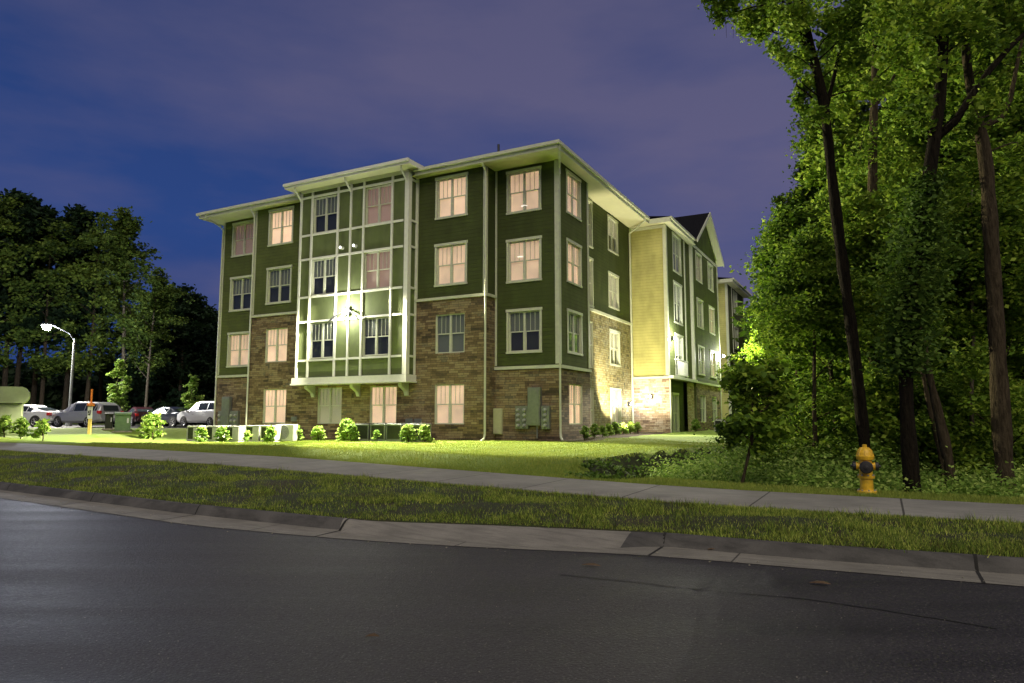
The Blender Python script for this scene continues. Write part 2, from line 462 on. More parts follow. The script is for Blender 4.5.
# kerb with a dropped length
cut = np.clip((SV - 2.35) / .5, 0, 1) * np.clip((6.35 - SV) / .12, 0, 1)
ztop = .155 - cut * .02
kf0 = (k2 - .14) * (1 - cut) + (g + np.minimum(.26, (k2 - g) * .4)) * cut
pan = kf0 - g
tag(strip('gutter', [(g, .006 * one), (kf0, .014 * one)], 'gutter_concrete'), kind='structure', label='pale concrete gutter pan along the street edge')
rows = [(kf0, .014 * one)]
for t, zz in ((.2, .28), (.42, .62), (.62, .86), (.8, .97), (1, 1.0)):
    rows.append((kf0 + (k2 - .03 - kf0) * t, .014 + (ztop - .014) * (zz * (1 - cut) + t * cut * .97)))
rows.append((k2 - .02, ztop + .0 * one)); rows.append((k2, ztop - .012)); rows.append((k2 + .01, ztop - .1))
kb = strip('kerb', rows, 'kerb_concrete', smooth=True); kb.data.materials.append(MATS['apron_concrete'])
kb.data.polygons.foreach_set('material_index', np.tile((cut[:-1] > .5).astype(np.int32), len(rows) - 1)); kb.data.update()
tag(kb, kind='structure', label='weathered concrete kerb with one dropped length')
def kerb_joint(s0, wdt=.022):
    k_ = float(smo(K_T, s0)); g_ = float(smo(G_T, s0)); c_ = float(np.interp(s0, SV, cut)); kf = float(np.interp(s0, SV, kf0)); zt = float(np.interp(s0, SV, ztop))
    prof = [(g_, .009), (kf, .017)]
    for t, zz in ((.2, .28), (.42, .62), (.62, .86), (.8, .97), (1, 1.0)): prof.append((kf + (k_ - .03 - kf) * t - .004, .017 + (zt - .014) * (zz * (1 - c_) + t * c_ * .97)))
    prof.append((k_ - .004, zt + .003))
    mb = MB()
    for i in range(len(prof) - 1):
        q = [(*w2(s0, prof[i][0]), prof[i][1]), (*w2(s0 + wdt, prof[i][0]), prof[i][1]), (*w2(s0 + wdt, prof[i + 1][0]), prof[i + 1][1]), (*w2(s0, prof[i + 1][0]), prof[i + 1][1])]
        mb.poly(q)
    return mb
plain('joint_dark', (.012, .011, .01), .95)
for s0, wd_ in ((6.42, .035), (2.32, .03), (-.75, .03), (9.45, .02), (12.6, .02), (16, .02)):
    tag(kerb_joint(s0, wd_).build('kerb_joint', 'joint_dark'), 'dark open joint across the kerb and gutter', kind='structure')
# verge between kerb and sidewalk
vr = [(k2 + .004, .02 * one)]
for t in np.linspace(0, 1, 12):
    n = k2 + (nN - k2) * t
    wob = .018 * np.sin(SV * 2.1 + t * 9) * np.sin(math.pi * t)
    vr.append((n, (.14 + (zs - .03 - .14) * t) + wob + .03 * math.sin(math.pi * t)))
tag(strip('verge', vr, 'verge_soil', smooth=True), kind='structure', label='strip of patchy turf and soil between kerb and sidewalk')
tag(strip('sidewalk', [(nN, zs - .06), (nN + .004, zs - .004), (nN + .012, zs), (nF - .012, zs + .012), (nF - .004, zs + .008), (nF, zs - .05)], 'sidewalk_concrete'), kind='structure', label='pale concrete sidewalk with expansion joints')

CTRL = np.array([
    (2, 30, .5), (-1, 31.6, .5), (-5, 33.5, .47), (-8.5, 34.3, .42), (-11, 34.2, .38), (-15, 37, .3), (-18, 37.5, .3), (-14, 34, .34),
    (-16, 40, .5), (-10, 45, .5), (0, 50, .6), (6, 38, .6), (8.5, 42, .66), (12, 50, .7), (20, 68, .75), (5, 32, .58), (8.5, 36, .62),
    (-20.5, 41, .9), (-24, 40.5, .92), (-28, 40.5, .92), (-34, 41, .95), (-45, 42, 1.0), (-22, 50, .93), (-30, 55, .95), (-26, 46, .93), (-34, 48, .95), (-44, 60, 1.0),
    (-22, 36, .66), (-27, 35, .8), (-24, 31, .66), (-26, 31.5, .74), (-33, 34, .85), (-19, 31.5, .5), (-20, 34.5, .5), (-16.5, 33, .36),
    (-10, 26, .5), (-6, 24, .5), (-2, 22, .5), (-14, 29, .44), (-4, 28, .47), (1, 24, .52), (1.2, 17.4, .55), (0, 18.5, .52), (5.6, 21.5, .56), (2.8, 24, .55),
    (1.1, 14.7, .55), (2.0, 16.2, .56), (2.9, 17.9, .56), (4.0, 20, .57), (5.4, 21.8, .57), (8, 16, .56), (14, 16, .56), (22, 22, .6), (17, 30, .6), (25, 45, .7), (40, 30, .7), (9.5, 30, .45), (7.5, 26.5, .5), (12.5, 38, .55), (16, 48, .6), (60, 60, 0), (30, 80, .3), (0, 120, .6), (-60, 110, 1), (-100, 60, 1.2), (-60, 50, 1.1),
], float)

CR_X = [.6, 1.28, 2.14, 3.58, 5.15, 8.3, 11, 14, 30, 80]
CR_Y = [15.07, 15.4, 17.0, 19.5, 21.4, 26, 32, 40, 60, 60]
def height(X, Y):
    X = np.atleast_1d(np.asarray(X, float)); Y = np.atleast_1d(np.asarray(Y, float))
    d2 = (X[:, None] - CTRL[None, :, 0]) ** 2 + (Y[:, None] - CTRL[None, :, 1]) ** 2
    w = 1 / (d2 + .25) ** 2
    z = (w * CTRL[None, :, 2]).sum(1) / w.sum(1)
    s = Lv[0] * X + Lv[1] * Y; n = Rv[0] * X + Rv[1] * Y
    dn = n - smo(F_T, s); z0 = smo(ZS_T, s) - .02
    lf = np.clip((s - 5) / 6, 0, 1)
    wd = 2.2 * (1 - lf) + 1.3 * lf
    # drainage ditch: steep bank below the lawn crest, shallow side toward the walk
    yc = np.interp(X, CR_X, CR_Y); dd = (yc - Y) * .75
    dep = np.interp(X, [.5, 1.3, 2.2, 3.6, 6], [0, .22, .55, .85, 1.0])
    q = np.clip(dd / .9, 0, 1); q = q * q * (3 - 2 * q)
    z = z - dep * q
    ditch = np.clip((X - 1.2) / 1.2, 0, 1) * (dd > -1)
    st = np.interp(X, [1.5, 3, 6, 9], [.1, 1.5, 1.2, 1.0]) * ditch
    t = np.clip((dn - st) / (wd * (1 - ditch) + 1.1 * ditch), 0, 1); t = t * t * (3 - 2 * t)
    z = z0 * (1 - t) + z * t
    # gentle crest of turf beside the walk on the open side
    z += lf * .12 * np.exp(-((dn - 1.4) / .6) ** 2)
    return z
def hz(x, y): return float(height([x], [y])[0])

def lawn_ground():
    tt = np.concatenate([[0, .12, .3, .5, .75, 1.0, 1.3, 1.6, 2.0, 2.4, 2.8], np.arange(3.2, 40, .5), np.linspace(41, 70, 15), np.linspace(75, 420, 24)])
    ns = len(SV); V = []
    for t in tt:
        n = nF + t; X, Y = w2(SV, n); V.append(np.stack([X, Y, height(X, Y)], 1))
    V = np.concatenate(V)
    V[:, 2] += .012 * np.sin(V[:, 0] * 3.1) * np.sin(V[:, 1] * 2.3)
    i = np.arange(ns - 1); Q = []
    for r in range(len(tt) - 1):
        a = r * ns + i; Q.append(np.stack([a + 1, a, a + ns, a + ns + 1], 1))
    Q = np.concatenate(Q)
    c = V[Q].mean(1)
    s = c[:, 0] * Lv[0] + c[:, 1] * Lv[1]; n = c[:, 0] * Rv[0] + c[:, 1] * Rv[1]
    dn = n - smo(F_T, s)
    dd = (np.interp(c[:, 0], CR_X, CR_Y) - c[:, 1]) * .75
    forest = (c[:, 0] > 1.6) & (dd > .12) & (dn > np.interp(c[:, 0], [1.5, 3, 6, 9], [1.2, 2.3, 1.9, 1.6]))
    forest |= (c[:, 1] > 64)
    lot = (~forest) & (c[:, 1] > 41.0 - 0.02 * c[:, 0]) & (c[:, 0] < -17.5) & (c[:, 1] < 60)
    bed = (~forest) & (~lot) & (n > 27.46 - 2.6) & (n < 50) & (c[:, 1] > 20) & (s < 13.0 + 1.0) & (s > -9.8) & (n < 27.5)
    bed2 = (~forest) & (~lot) & (s < 13.4) & (s > 12.25 - .2) & False
    for nme, msk, mat, lab in (('lawn', ~(forest | lot), 'lawn', 'mown lawn rising from the sidewalk to the apartment building'),
                               ('forest_floor', forest, 'forest_soil', 'dark leafy floor of the wood'),
                               ('parking_lot', lot, 'asphalt', 'asphalt parking lot left of the apartment building')):
        q = Q[msk]; u, inv = np.unique(q.ravel(), return_inverse=True)
        me = npmesh(nme, V[u], inv.reshape(-1, 4), mat); me.polygons.foreach_set('use_smooth', [True] * len(me.polygons))
        tag(link(nme, me), lab, kind='structure')
lawn_ground()

# grass blades -------------------------------------------------------------
def blades(name, P, hmin, hmax, wd, mat, label):
    n = len(P); a = rng.uniform(0, 2 * math.pi, n); h = rng.uniform(hmin, hmax, n) * rng.uniform(.6, 1.2, n)
    le = rng.uniform(.1, .9, n) * h; la = rng.uniform(0, 2 * math.pi, n)
    dx, dy = np.cos(a) * wd / 2, np.sin(a) * wd / 2
    V = np.empty((n, 3, 3)); V[:, 0] = P; V[:, 1] = P; V[:, 2] = P
    V[:, 0, 0] -= dx; V[:, 0, 1] -= dy; V[:, 1, 0] += dx; V[:, 1, 1] += dy
    V[:, 2, 0] += le * np.cos(la); V[:, 2, 1] += le * np.sin(la); V[:, 2, 2] += h; V[:, :2, 2] -= .01
    me = npmesh(name, V.reshape(-1, 3), np.arange(n * 3).reshape(-1, 3), mat, nv=3)
    return tag(link(name, me), label, 'grass', kind='stuff')

def clumpy(s, n):
    return np.sin(s * 1.7 + 2 * np.sin(n * 2.3)) + np.sin(n * 3.9 + s * .6) + .8 * np.sin(s * 5.3 - n * 4.1)
M = 290000
s_ = -3.2 + 30 * rng.random(M) ** 1.5; t_ = rng.random(M)
k_ = smo(K_T, s_); N_ = smo(N_T, s_)
n_ = k_ + .02 + (N_ - k_ - .01) * t_
bare = (clumpy(s_, n_) > .25) | (rng.random(M) < .2)
edge = (t_ < .06) | (t_ > .94)
keep = (bare | edge)
s_, n_, t_ = s_[keep], n_[keep], t_[keep]
X, Y = w2(s_, n_)
Z = .14 + (smo(ZS_T, s_) - .03 - .14) * t_ + .03 * np.sin(math.pi * t_)
blades('grass', np.stack([X, Y, Z], 1), .018, .055, .011, 'blade_verge', 'patchy rough turf blades between the kerb and the sidewalk')
# taller tufts and weeds
T = []
for _ in range(300):
    s0 = -3 + 24 * random.random() ** 1.6; t0 = random.random(); k0 = float(smo(K_T, s0)); N0 = float(smo(N_T, s0)); n0 = k0 + .05 + (N0 - k0 - .06) * t0
    x, y = w2(s0, n0); z = .15 + (float(smo(ZS_T, s0)) - .17) * t0
    m_ = random.randint(25, 70)
    T.append(np.stack([x + rng.normal(0, .07, m_), y + rng.normal(0, .07, m_), np.full(m_, z)], 1))
blades('weed_tufts', np.concatenate(T), .04, .13, .01, 'blade_verge', 'taller weed tufts standing in the patchy verge turf')
M = 330000
s_ = -4 + 30 * rng.random(M) ** 1.35; dn = .01 + 17 * rng.random(M) ** 1.8
n_ = smo(F_T, s_) + dn; X, Y = w2(s_, n_)
ok = ~((X > 1.6) & ((np.interp(X, CR_X, CR_Y) - Y) * .75 > .2) & (dn > np.interp(X, [1.5, 3, 6, 9], [1.4, 2.5, 2.1, 1.8])))
X, Y = X[ok], Y[ok]
Zl = np.concatenate([height(X[i:i + 20000], Y[i:i + 20000]) for i in range(0, len(X), 20000)])
blades('lawn_grass', np.stack([X, Y, Zl], 1), .025, .07, .013, 'blade_lawn', 'short lawn blades beyond the sidewalk')

# seams, debris on the asphalt
def ribbon(mb, pts, w, z):
    P = [np.array(p) for p in pts]
    for i in range(len(P) - 1):
        d = P[i + 1] - P[i]; d = d / np.linalg.norm(d); q = np.array([-d[1], d[0]]) * w / 2
        mb.poly([(*(P[i] - q), z), (*(P[i + 1] - q), z), (*(P[i + 1] + q), z), (*(P[i] + q), z)])
def ground_pt(x, y, z=0.):
    d = ray(x, y); t = (z - EYE) / d[2]; return (d[0] * t, d[1] * t)
mb = MB()
for line in ([(560, 575), (640, 583), (700, 590), (812, 600), (900, 613), (1024, 633), (1200, 662)],):
    pts = []
    W = [ground_pt(*p) for p in line]
    for i in range(len(W) - 1):
        for t in np.linspace(0, 1, 6)[:-1]: pts.append((W[i][0] * (1 - t) + W[i + 1][0] * t + random.uniform(-.012, .012), W[i][1] * (1 - t) + W[i + 1][1] * t + random.uniform(-.012, .012)))
    for i in range(len(pts) - 1):
        if random.random() < .9: ribbon(mb, pts[i:i + 2], random.uniform(.01, .028), .004)
plain('tar', (.01, .01, .01), .6)
tag(mb.build('tar_seam', 'tar'), 'thin dark tar seams in the asphalt', kind='structure')
lf = [((820, 583), 'flat dark leaf on the asphalt near the lower right kerb', .09), ((591, 565), 'small dark twig on the asphalt by the gutter', .1), ((715, 548), 'dark leaf scrap lying in the gutter by the kerb return', .09), ((372, 636), 'dark scrap on the asphalt in the middle foreground', .05)]
for (px, py), lab, sz in lf:
    x, y = ground_pt(px, py, .02 if py > 550 else .04); mb = MB()
    a = random.uniform(-.5, .2)
    pr = [(-sz, 0, 0), (-sz * .5, sz * .28, .012), (sz * .3, sz * .3, .018), (sz, .01, .004), (sz * .4, -sz * .25, .012), (-sz * .5, -sz * .22, .008)]
    up = [(p[0] * math.cos(a) - p[1] * math.sin(a), p[0] * math.sin(a) + p[1] * math.cos(a), p[2] + .004) for p in pr]
    mb.loft([up, [(p[0] * .96, p[1] * .96, p[2] + .006) for p in up]])
    tag(mb.build('fallen_leaf', 'dry_leaf', loc=(x, y, .008 if py > 550 else .02)), lab, 'leaf')
mb = MB()
for _ in range(160):
    s0 = random.uniform(-3, 20); n0 = float(smo(G_T, s0)) + random.uniform(-.25, .4) ; x, y = w2(s0, n0); r = random.uniform(.004, .012)
    mb.lathe([(r * .5, 0), (r, r * .5), (r * .5, r)], (x, y, .012), n=5)
for _ in range(140):
    x, y = ground_pt(random.uniform(0, 1024), random.uniform(560, 683)); r = random.uniform(.002, .005)
    mb.lathe([(r * .5, 0), (r, r * .5), (r * .5, r)], (x, y, .002), n=5)
tag(mb.build('gravel', 'pebble'), 'loose grit along the gutter and on the asphalt', 'gravel', kind='stuff')

# ------------------------------------------------------------------ apartment building
P0 = np.array([2.0553, 30.0]); ZB = .3
ANG = math.atan2(-0.469082, 0.883155)
bld = empty('apartment_building', (P0[0], P0[1], ZB), ANG, 'four storey green apartment building with stone base, lit windows and a white gridded bay', 'building')

def T(u, w, z): return (-u, w, z - ZB)
def bbox(mb, u0, u1, w0, w1, z0, z1, mi=0, bev=0): return mb.box(-u0, -u1, w0, w1, z0 - ZB, z1 - ZB, mi, bev)

def wall(name, mat, plane, c, a0, a1, z0, z1, holes=(), th=.25, rev='trim'):
    """plane 'f': front wall at w=c, a is u, outward -w. plane 's': side wall at u=c, a is w, outward -u."""
    mb = MB(); A = sorted({a0, a1, *[h[0] for h in holes], *[h[1] for h in holes]}); Zs = sorted({z0, z1, *[h[2] for h in holes], *[h[3] for h in holes]})
    def pt(a, z, d=0.): return T(a, c + d, z) if plane == 'f' else T(c + d, a, z)
    for i in range(len(A) - 1):
        for j in range(len(Zs) - 1):
            am, zm = (A[i] + A[i + 1]) / 2, (Zs[j] + Zs[j + 1]) / 2
            if any(h[0] < am < h[1] and h[2] < zm < h[3] for h in holes): continue
            mb.poly([pt(A[i], Zs[j]), pt(A[i + 1], Zs[j]), pt(A[i + 1], Zs[j + 1]), pt(A[i], Zs[j + 1])])
    for h in holes:
        for (p, q) in (((h[0], h[2]), (h[1], h[2])), ((h[1], h[2]), (h[1], h[3])), ((h[1], h[3]), (h[0], h[3])), ((h[0], h[3]), (h[0], h[2]))):
            mb.poly([pt(*p), pt(*q), pt(*q, th), pt(*p, th)], 1)
    return mb.build(name, [mat, rev], bld)

def window(plane, c, a0, a1, z0, z1, blind='blind_lit', casing=True, tall=False, upper=None):
    """frame, two double hung sashes, glass and blind, set in an opening a0..a1"""
    mb = MB()
    def bx(x0, x1, d0, d1, q0, q1, m=mb, mi=0):
        if plane == 'f': bbox(m, x0, x1, c + d0, c + d1, q0, q1, mi)
        else: bbox(m, c + d0, c + d1, x0, x1, q0, q1, mi)
    e = .003
    if casing:
        k = .1
        bx(a0 - k, a0 - e, -.03, .02, z0, z1); bx(a1 + e, a1 + k, -.03, .02, z0, z1)
        bx(a0 - k - .03, a1 + k + .03, -.045, .02, z1 + e, z1 + .13); bx(a0 - k - .02, a1 + k + .02, -.05, .02, z0 - .09, z0 - e)
    f = .05
    bx(a0 + e, a0 + f, .05, .12, z0 + e, z1 - e); bx(a1 - f, a1 - e, .05, .12, z0 + e, z1 - e)
    bx(a0 + f + e, a1 - f - e, .05, .12, z0 + e, z0 + f); bx(a0 + f + e, a1 - f - e, .05, .12, z1 - f, z1 - e)
    mid = (a0 + a1) / 2; zm = z0 + (z1 - z0) * .5
    bx(mid - .05, mid + .05, .04, .12, z0 + f + e, z1 - f - e)
    for (s0, s1) in ((a0 + f + e, mid - .05 - e), (mid + .05 + e, a1 - f - e)):
        bx(s0, s1, .06, .11, zm - .025, zm + .025)
        bx(s0, s0 + .03, .07, .105, z0 + f + e, zm - .03); bx(s1 - .03, s1, .07, .105, z0 + f + e, zm - .03)
        for t in (1 / 3, 2 / 3):
            q = s0 + (s1 - s0) * t
            bx(q - .009, q + .009, .075, .10, zm + .03, z1 - f - e)
    o = mb.build('window', 'trim', bld)
    gm = MB(); bx(a0 + f, a1 - f, .088, .09, z0 + f, z1 - f, gm); gm.build('glass', 'window_glass', o)
    bm = MB()
    if upper:
        zz = z0 + (z1 - z0) * upper
        bx(a0 + .01, a1 - .01, .15, .16, zz, z1 - .01, bm); bx(a0 + .01, a1 - .01, .2, .21, z0 + .01, z1 - .01, bm, 1)
        bm.build('blind', [blind, 'room_dark'], o)
    else:
        bx(a0 + .01, a1 - .01, .15, .16, z0 + .01, z1 - .01, bm); bm.build('blind', blind, o)
    return o

S = .85; WB = -1.52
SILL = {1: 1.22, 2: 4.46, 3: 7.68, 4: 10.9}
HEAD = {1: 3.02, 2: 6.26, 3: 9.5, 4: 12.74}
ZSOF = 13.0
def hol(a0, a1, fl): return (a0, a1, SILL[fl], HEAD[fl])
# --- S1 (right corner block, w=0)
a = (.93, 2.5)
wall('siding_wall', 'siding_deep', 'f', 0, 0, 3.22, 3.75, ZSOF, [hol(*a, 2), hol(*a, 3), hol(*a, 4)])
wall('stone_wall', 'ledge_stone', 'f', -.02, -.02, 3.22, -.6, 3.66)
window('f', 0, *a, SILL[2], HEAD[2], 'blind_off', upper=.5); window('f', 0, *a, SILL[3], HEAD[3]); window('f', 0, *a, SILL[4], HEAD[4])
# --- S2 / centre plane (w=-.85)
b = (4.3, 5.88)
wl = [(15.24, 16.88), (11.45, 13.02), (8.06, 9.66), b]
wall('stone_wall', 'ledge_stone', 'f', -S - .02, 3.2, 18.03, -.6, 6.95, [hol(*x, 1) for x in wl] + [hol(*b, 2), hol(15.3, 16.88, 2)])
wall('siding_wall', 'siding_green', 'f', -S, 13.95, 18.01, 7.05, ZSOF, [hol(15.26, 16.9, 3), hol(15.26, 16.9, 4)])
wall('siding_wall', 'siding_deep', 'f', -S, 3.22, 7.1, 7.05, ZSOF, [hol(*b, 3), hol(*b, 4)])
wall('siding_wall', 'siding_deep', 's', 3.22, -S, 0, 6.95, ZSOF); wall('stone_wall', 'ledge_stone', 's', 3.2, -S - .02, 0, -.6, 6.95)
wall('siding_wall', 'siding_green', 's', 18.01, -S, 0, 6.95, ZSOF)
for x, bl in zip(wl, ('blind_lit', 'blind_yellow', 'blind_lit', 'blind_lit')): window('f', -S - .02, *x, SILL[1], HEAD[1], bl, False)
window('f', -S - .02, *b, SILL[2], HEAD[2], 'blind_off', False); window('f', -S - .02, 15.3, 16.88, SILL[2], HEAD[2], 'blind_lit', False)
window('f', -S, *b, SILL[3], HEAD[3]); window('f', -S, *b, SILL[4], HEAD[4])
window('f', -S, 15.26, 16.9, SILL[3], HEAD[3], 'blind_off', upper=.45); window('f', -S, 15.26, 16.9, SILL[4], HEAD[4], 'blind_lit')
# --- S5 (left block)
d5 = (19.12, 20.78)
wall('siding_wall', 'siding_green', 'f', 0, 18.01, 21.62, 3.88, ZSOF, [hol(*d5, 2), hol(*d5, 3), hol(*d5, 4)])
wall('stone_wall', 'ledge_stone', 'f', -.02, 18.01, 21.64, -.6, 3.8)
window('f', 0, *d5, SILL[2], HEAD[2], 'blind_lit'); window('f', 0, *d5, SILL[3], HEAD[3], 'blind_off', upper=.5); window('f', 0, *d5, SILL[4], HEAD[4], 'blind_dim')
# left end and rear of the building (plain)
mb = MB(); mb.poly([T(21.62, 0, -.6), T(21.62, 41, -.6), T(21.62, 41, ZSOF), T(21.62, 0, ZSOF)]); mb.poly([T(21.62, 41, -.6), T(0, 41, -.6), T(0, 41, ZSOF), T(21.62, 41, ZSOF)]); mb.build('siding_wall', 'siding_green', bld)

# --- bay
U0, U1 = 7.08, 13.95
bh = []
for fl in (2, 3, 4):
    for (q0, q1) in ((11.48, 13.06), (8.08, 9.66)): bh.append(hol(q0, q1, fl))
wall('bay_front', 'panel_green', 'f', WB, U0, U1, 3.5, 13.25, bh)
wall('bay_side', 'panel_green', 's', U0, WB, -S, 3.5, 13.25); wall('bay_side', 'panel_green', 's', U1, WB, -S, 3.5, 13.25)
mats = {(2, 0): 'blind_off', (2, 1): 'blind_off', (3, 0): 'blind_off', (3, 1): 'blind_dim', (4, 0): 'blind_off', (4, 1): 'blind_dim'}
for fl in (2, 3, 4):
    for q, (q0, q1) in enumerate(((11.48, 13.06), (8.08, 9.66))):
        up = {(2, 0): .5, (2, 1): .55, (3, 0): .5, (4, 0): .5}.get((fl, q))
        window('f', WB, q0, q1, SILL[fl], HEAD[fl], mats[(fl, q)], False, upper=up)
tm = MB(); tw = .055; pr = .07
cols = [13.9, 13.14, 11.4, 10.56, 9.74, 8.0]
rows_ = [12.84, 10.83, 9.57, 7.6, 6.33, 4.37]
for cu in cols: bbox(tm, cu - tw, cu + tw, WB - pr, WB + .0, 3.52, 13.1)
bbox(tm, U0 - .09, U0 + .14, WB - .1, WB + .02, 3.52, 13.1); bbox(tm, U0 - .1, U0 - .002, WB + .022, WB + .14, 3.52, 13.1)
for rz in rows_:
    cs = sorted(cols + [U0 + .195])
    for i in range(len(cs) - 1): bbox(tm, cs[i] + tw + .002, cs[i + 1] - tw - .002, WB - pr + .012, WB, rz - .05, rz + .05)
    bbox(tm, U0 - pr, U0, WB + .143, -S - .09, rz - .05, rz + .05)
    bbox(tm, U1, U1 + pr, WB, -S, rz - .05, rz + .05)
bbox(tm, U0 - .09, U0, -S - .088, -S - .003, 3.52, 13.1)
tm.build('bay_trim_grid', 'trim_pale', bld)
sk = MB(); bbox(sk, U0 - .14, U1 + .14, WB - .15, -S, 3.22, 3.5); bbox(sk, U0 - .18, U1 + .18, WB - .2, -S, 3.14, 3.215); sk.build('bay_skirt', 'trim_pale', bld)
for bu in (13.3, 10.35, 7.45):
    m = MB(); poly = [(-S - .023, 3.135), (-S - .023, 2.55), (-S - .12, 2.55), (-S - .2, 2.75), (-S - .62, 2.98), (-S - .62, 3.135)]
    m.prism([(p[0], p[1] - ZB) for p in poly], 'x', -bu - .09, -bu + .09); m.build('bracket', 'trim_pale', bld)
# bay roof with its own eave, knee braces
EB = 13.32
m = MB(); e0, e1, ew = U0 - .5, U1 + .5, WB - .68
m.poly([T(e0, ew, EB - .03), T(e1, ew, EB - .03), T(e1, 2.2, EB - .03), T(e0, 2.2, EB - .03)]); m.build('soffit', 'soffit', bld)
m = MB(); bbox(m, e0 - .02, e1 + .02, ew - .03, ew, EB - .06, EB + .17); bbox(m, e0 - .03, e0, ew + .002, 2.2, EB - .06, EB + .17); bbox(m, e1, e1 + .03, ew + .002, 2.2, EB - .06, EB + .17)
bbox(m, e0 - .04, e1 + .04, ew - .13, ew - .033, EB + .06, EB + .18)
m.build('fascia', 'trim_pale', bld)
m = MB(); rid = (e0 + e1) / 2; zr = EB + .17
m.poly([T(e0, ew, zr), T(e1, ew, zr), T(rid + .5, ew + 4, zr + 1.15), T(rid - .5, ew + 4, zr + 1.15)])
m.poly([T(e0, ew, zr), T(rid - .5, ew + 4, zr + 1.15), T(rid - .5, 8, zr + 1.15), T(e0, 8, zr)])
m.poly([T(e1, ew, zr), T(rid + .5, ew + 4, zr + 1.15), T(rid + .5, 8, zr + 1.15), T(e1, 8, zr)])
m.poly([T(rid + .5, ew + 4, zr + 1.15), T(rid - .5, ew + 4, zr + 1.15), T(rid - .5, 8, zr + 1.15), T(rid + .5, 8, zr + 1.15)])
m.build('roof', 'roofing', bld)
m = MB(); bbox(m, U0 - .02, U1 + .02, WB - .03, -S, 13.102, EB - .035); m.build('frieze', 'trim', bld)
for bu in (13.9, 10.56, 7.15):
    m = MB(); m.tube([T(bu, WB - .09, 12.7), T(bu, WB - .2, 12.85), T(bu, WB - .5, 13.15), T(bu, WB - .55, 13.28)], .05, 6); m.build('knee_brace', 'trim_pale', bld)

# --- R0 side wall, R1, R2 ...
wR0 = (.98, 2.52)
wall('siding_wall', 'siding_green', 's', 0, 0, 3.5, 3.75, ZSOF, [hol(*wR0, 2), hol(*wR0, 3), hol(*wR0, 4)])
wall('stone_wall', 'ledge_stone', 's', -.02, -.02, 3.52, -.6, 3.66, [hol(*wR0, 1)])
window('s', -.02, *wR0, SILL[1], HEAD[1], 'blind_lit', False); window('s', 0, *wR0, SILL[2], HEAD[2], 'blind_off'); window('s', 0, *wR0, SILL[3], HEAD[3]); window('s', 0, *wR0, SILL[4], HEAD[4])
wall('siding_wall', 'siding_green', 'f', 3.5, 0, .8, 3.75, ZSOF); wall('stone_wall', 'ledge_stone', 'f', 3.52, 0, .8, -.6, 3.66)
U_R1 = .8
dr = (4.7, 6.06); wr = (8.6, 10.1)
TH = {1: (.8, 3.02), 2: (4.05, 6.45), 3: (7.3, 9.7), 4: (10.45, 12.8)}
wall('siding_wall', 'siding_green', 's', U_R1, 3.5, 12.5, 7.12, ZSOF, [(*dr, *TH[3]), (*dr, *TH[4]), hol(*wr, 3), hol(*wr, 4)])
wall('stone_wall', 'field_stone', 's', U_R1 - .02, 3.5, 12.5, -.6, 6.98, [(*dr, *TH[1]), (*dr, *TH[2]), hol(*wr, 1), hol(*wr, 2)])
for fl in (1, 2, 3, 4): window('s', U_R1 - (.02 if fl < 3 else 0), *dr, *TH[fl], 'blind_pale', fl > 2)
window('s', U_R1 - .02, *wr, SILL[1], HEAD[1], 'blind_pale', True); window('s', U_R1 - .02, *wr, SILL[2], HEAD[2], 'blind_pale', True, upper=.45)
window('s', U_R1, *wr, SILL[3], HEAD[3], 'blind_pale'); window('s', U_R1, *wr, SILL[4], HEAD[4], 'blind_pale', upper=.5)
U_R2 = -1.38
wall('siding_wall', 'siding_tan', 'f', 12.5, U_R2, U_R1, 3.88, ZSOF)
wall('stone_wall', 'pier_stone', 'f', 12.47, U_R2 - .03, U_R1, -.6, 3.78)
b2 = (14.1, 15.9)
wall('siding_wall', 'siding_green', 's', U_R2, 12.5, 18.42, 3.88, ZSOF, [(*b2, 4.1, 6.5), (*b2, 7.35, 9.75), (*b2, 10.55, 12.8)])
wall('stone_wall', 'pier_stone', 's', U_R2 - .03, 16.6, 18.42, -.6, 3.78)
wall('siding_wall', 'siding_deep', 's', U_R2 + .2, 12.5, 16.6, -.6, 3.78, [(13.9, 15.2, .7, 2.9)])
window('s', U_R2 + .2, 13.9, 15.2, .7, 2.9, 'blind_off', True)
for fl, (q0, q1) in ((2, (4.1, 6.5)), (3, (7.35, 9.75)), (4, (10.55, 12.8))): window('s', U_R2, *b2, q0, q1, 'blind_off', True, upper=.6)
m = MB(); bbox(m, U_R2 - .28, U_R2 + .3, 12.45, 18.5, 3.8, 3.97); m.build('band', 'trim_pale', bld)
# balcony railings in front of tall windows
for zb in (3.98,):
    m = MB()
    bbox(m, U_R2 - .22, U_R2 - .18, 13.8, 16.3, zb + 1.0, zb + 1.05); bbox(m, U_R2 - .22, U_R2 - .18, 13.8, 16.3, zb + .08, zb + .12)
    for q in np.arange(13.82, 16.3, .125): bbox(m, U_R2 - .21, U_R2 - .19, q, q + .02, zb + .122, zb + .998)
    bbox(m, U_R2 - .22, U_R2, 13.76, 13.8, zb + 1.0, zb + 1.05); bbox(m, U_R2 - .22, U_R2, 16.3, 16.34, zb + 1.0, zb + 1.05)
    if zb > 5: bbox(m, U_R2 - .25, U_R2, 13.7, 16.4, zb - .1, zb + .05)
    m.build('railing', 'trim_pale', bld)
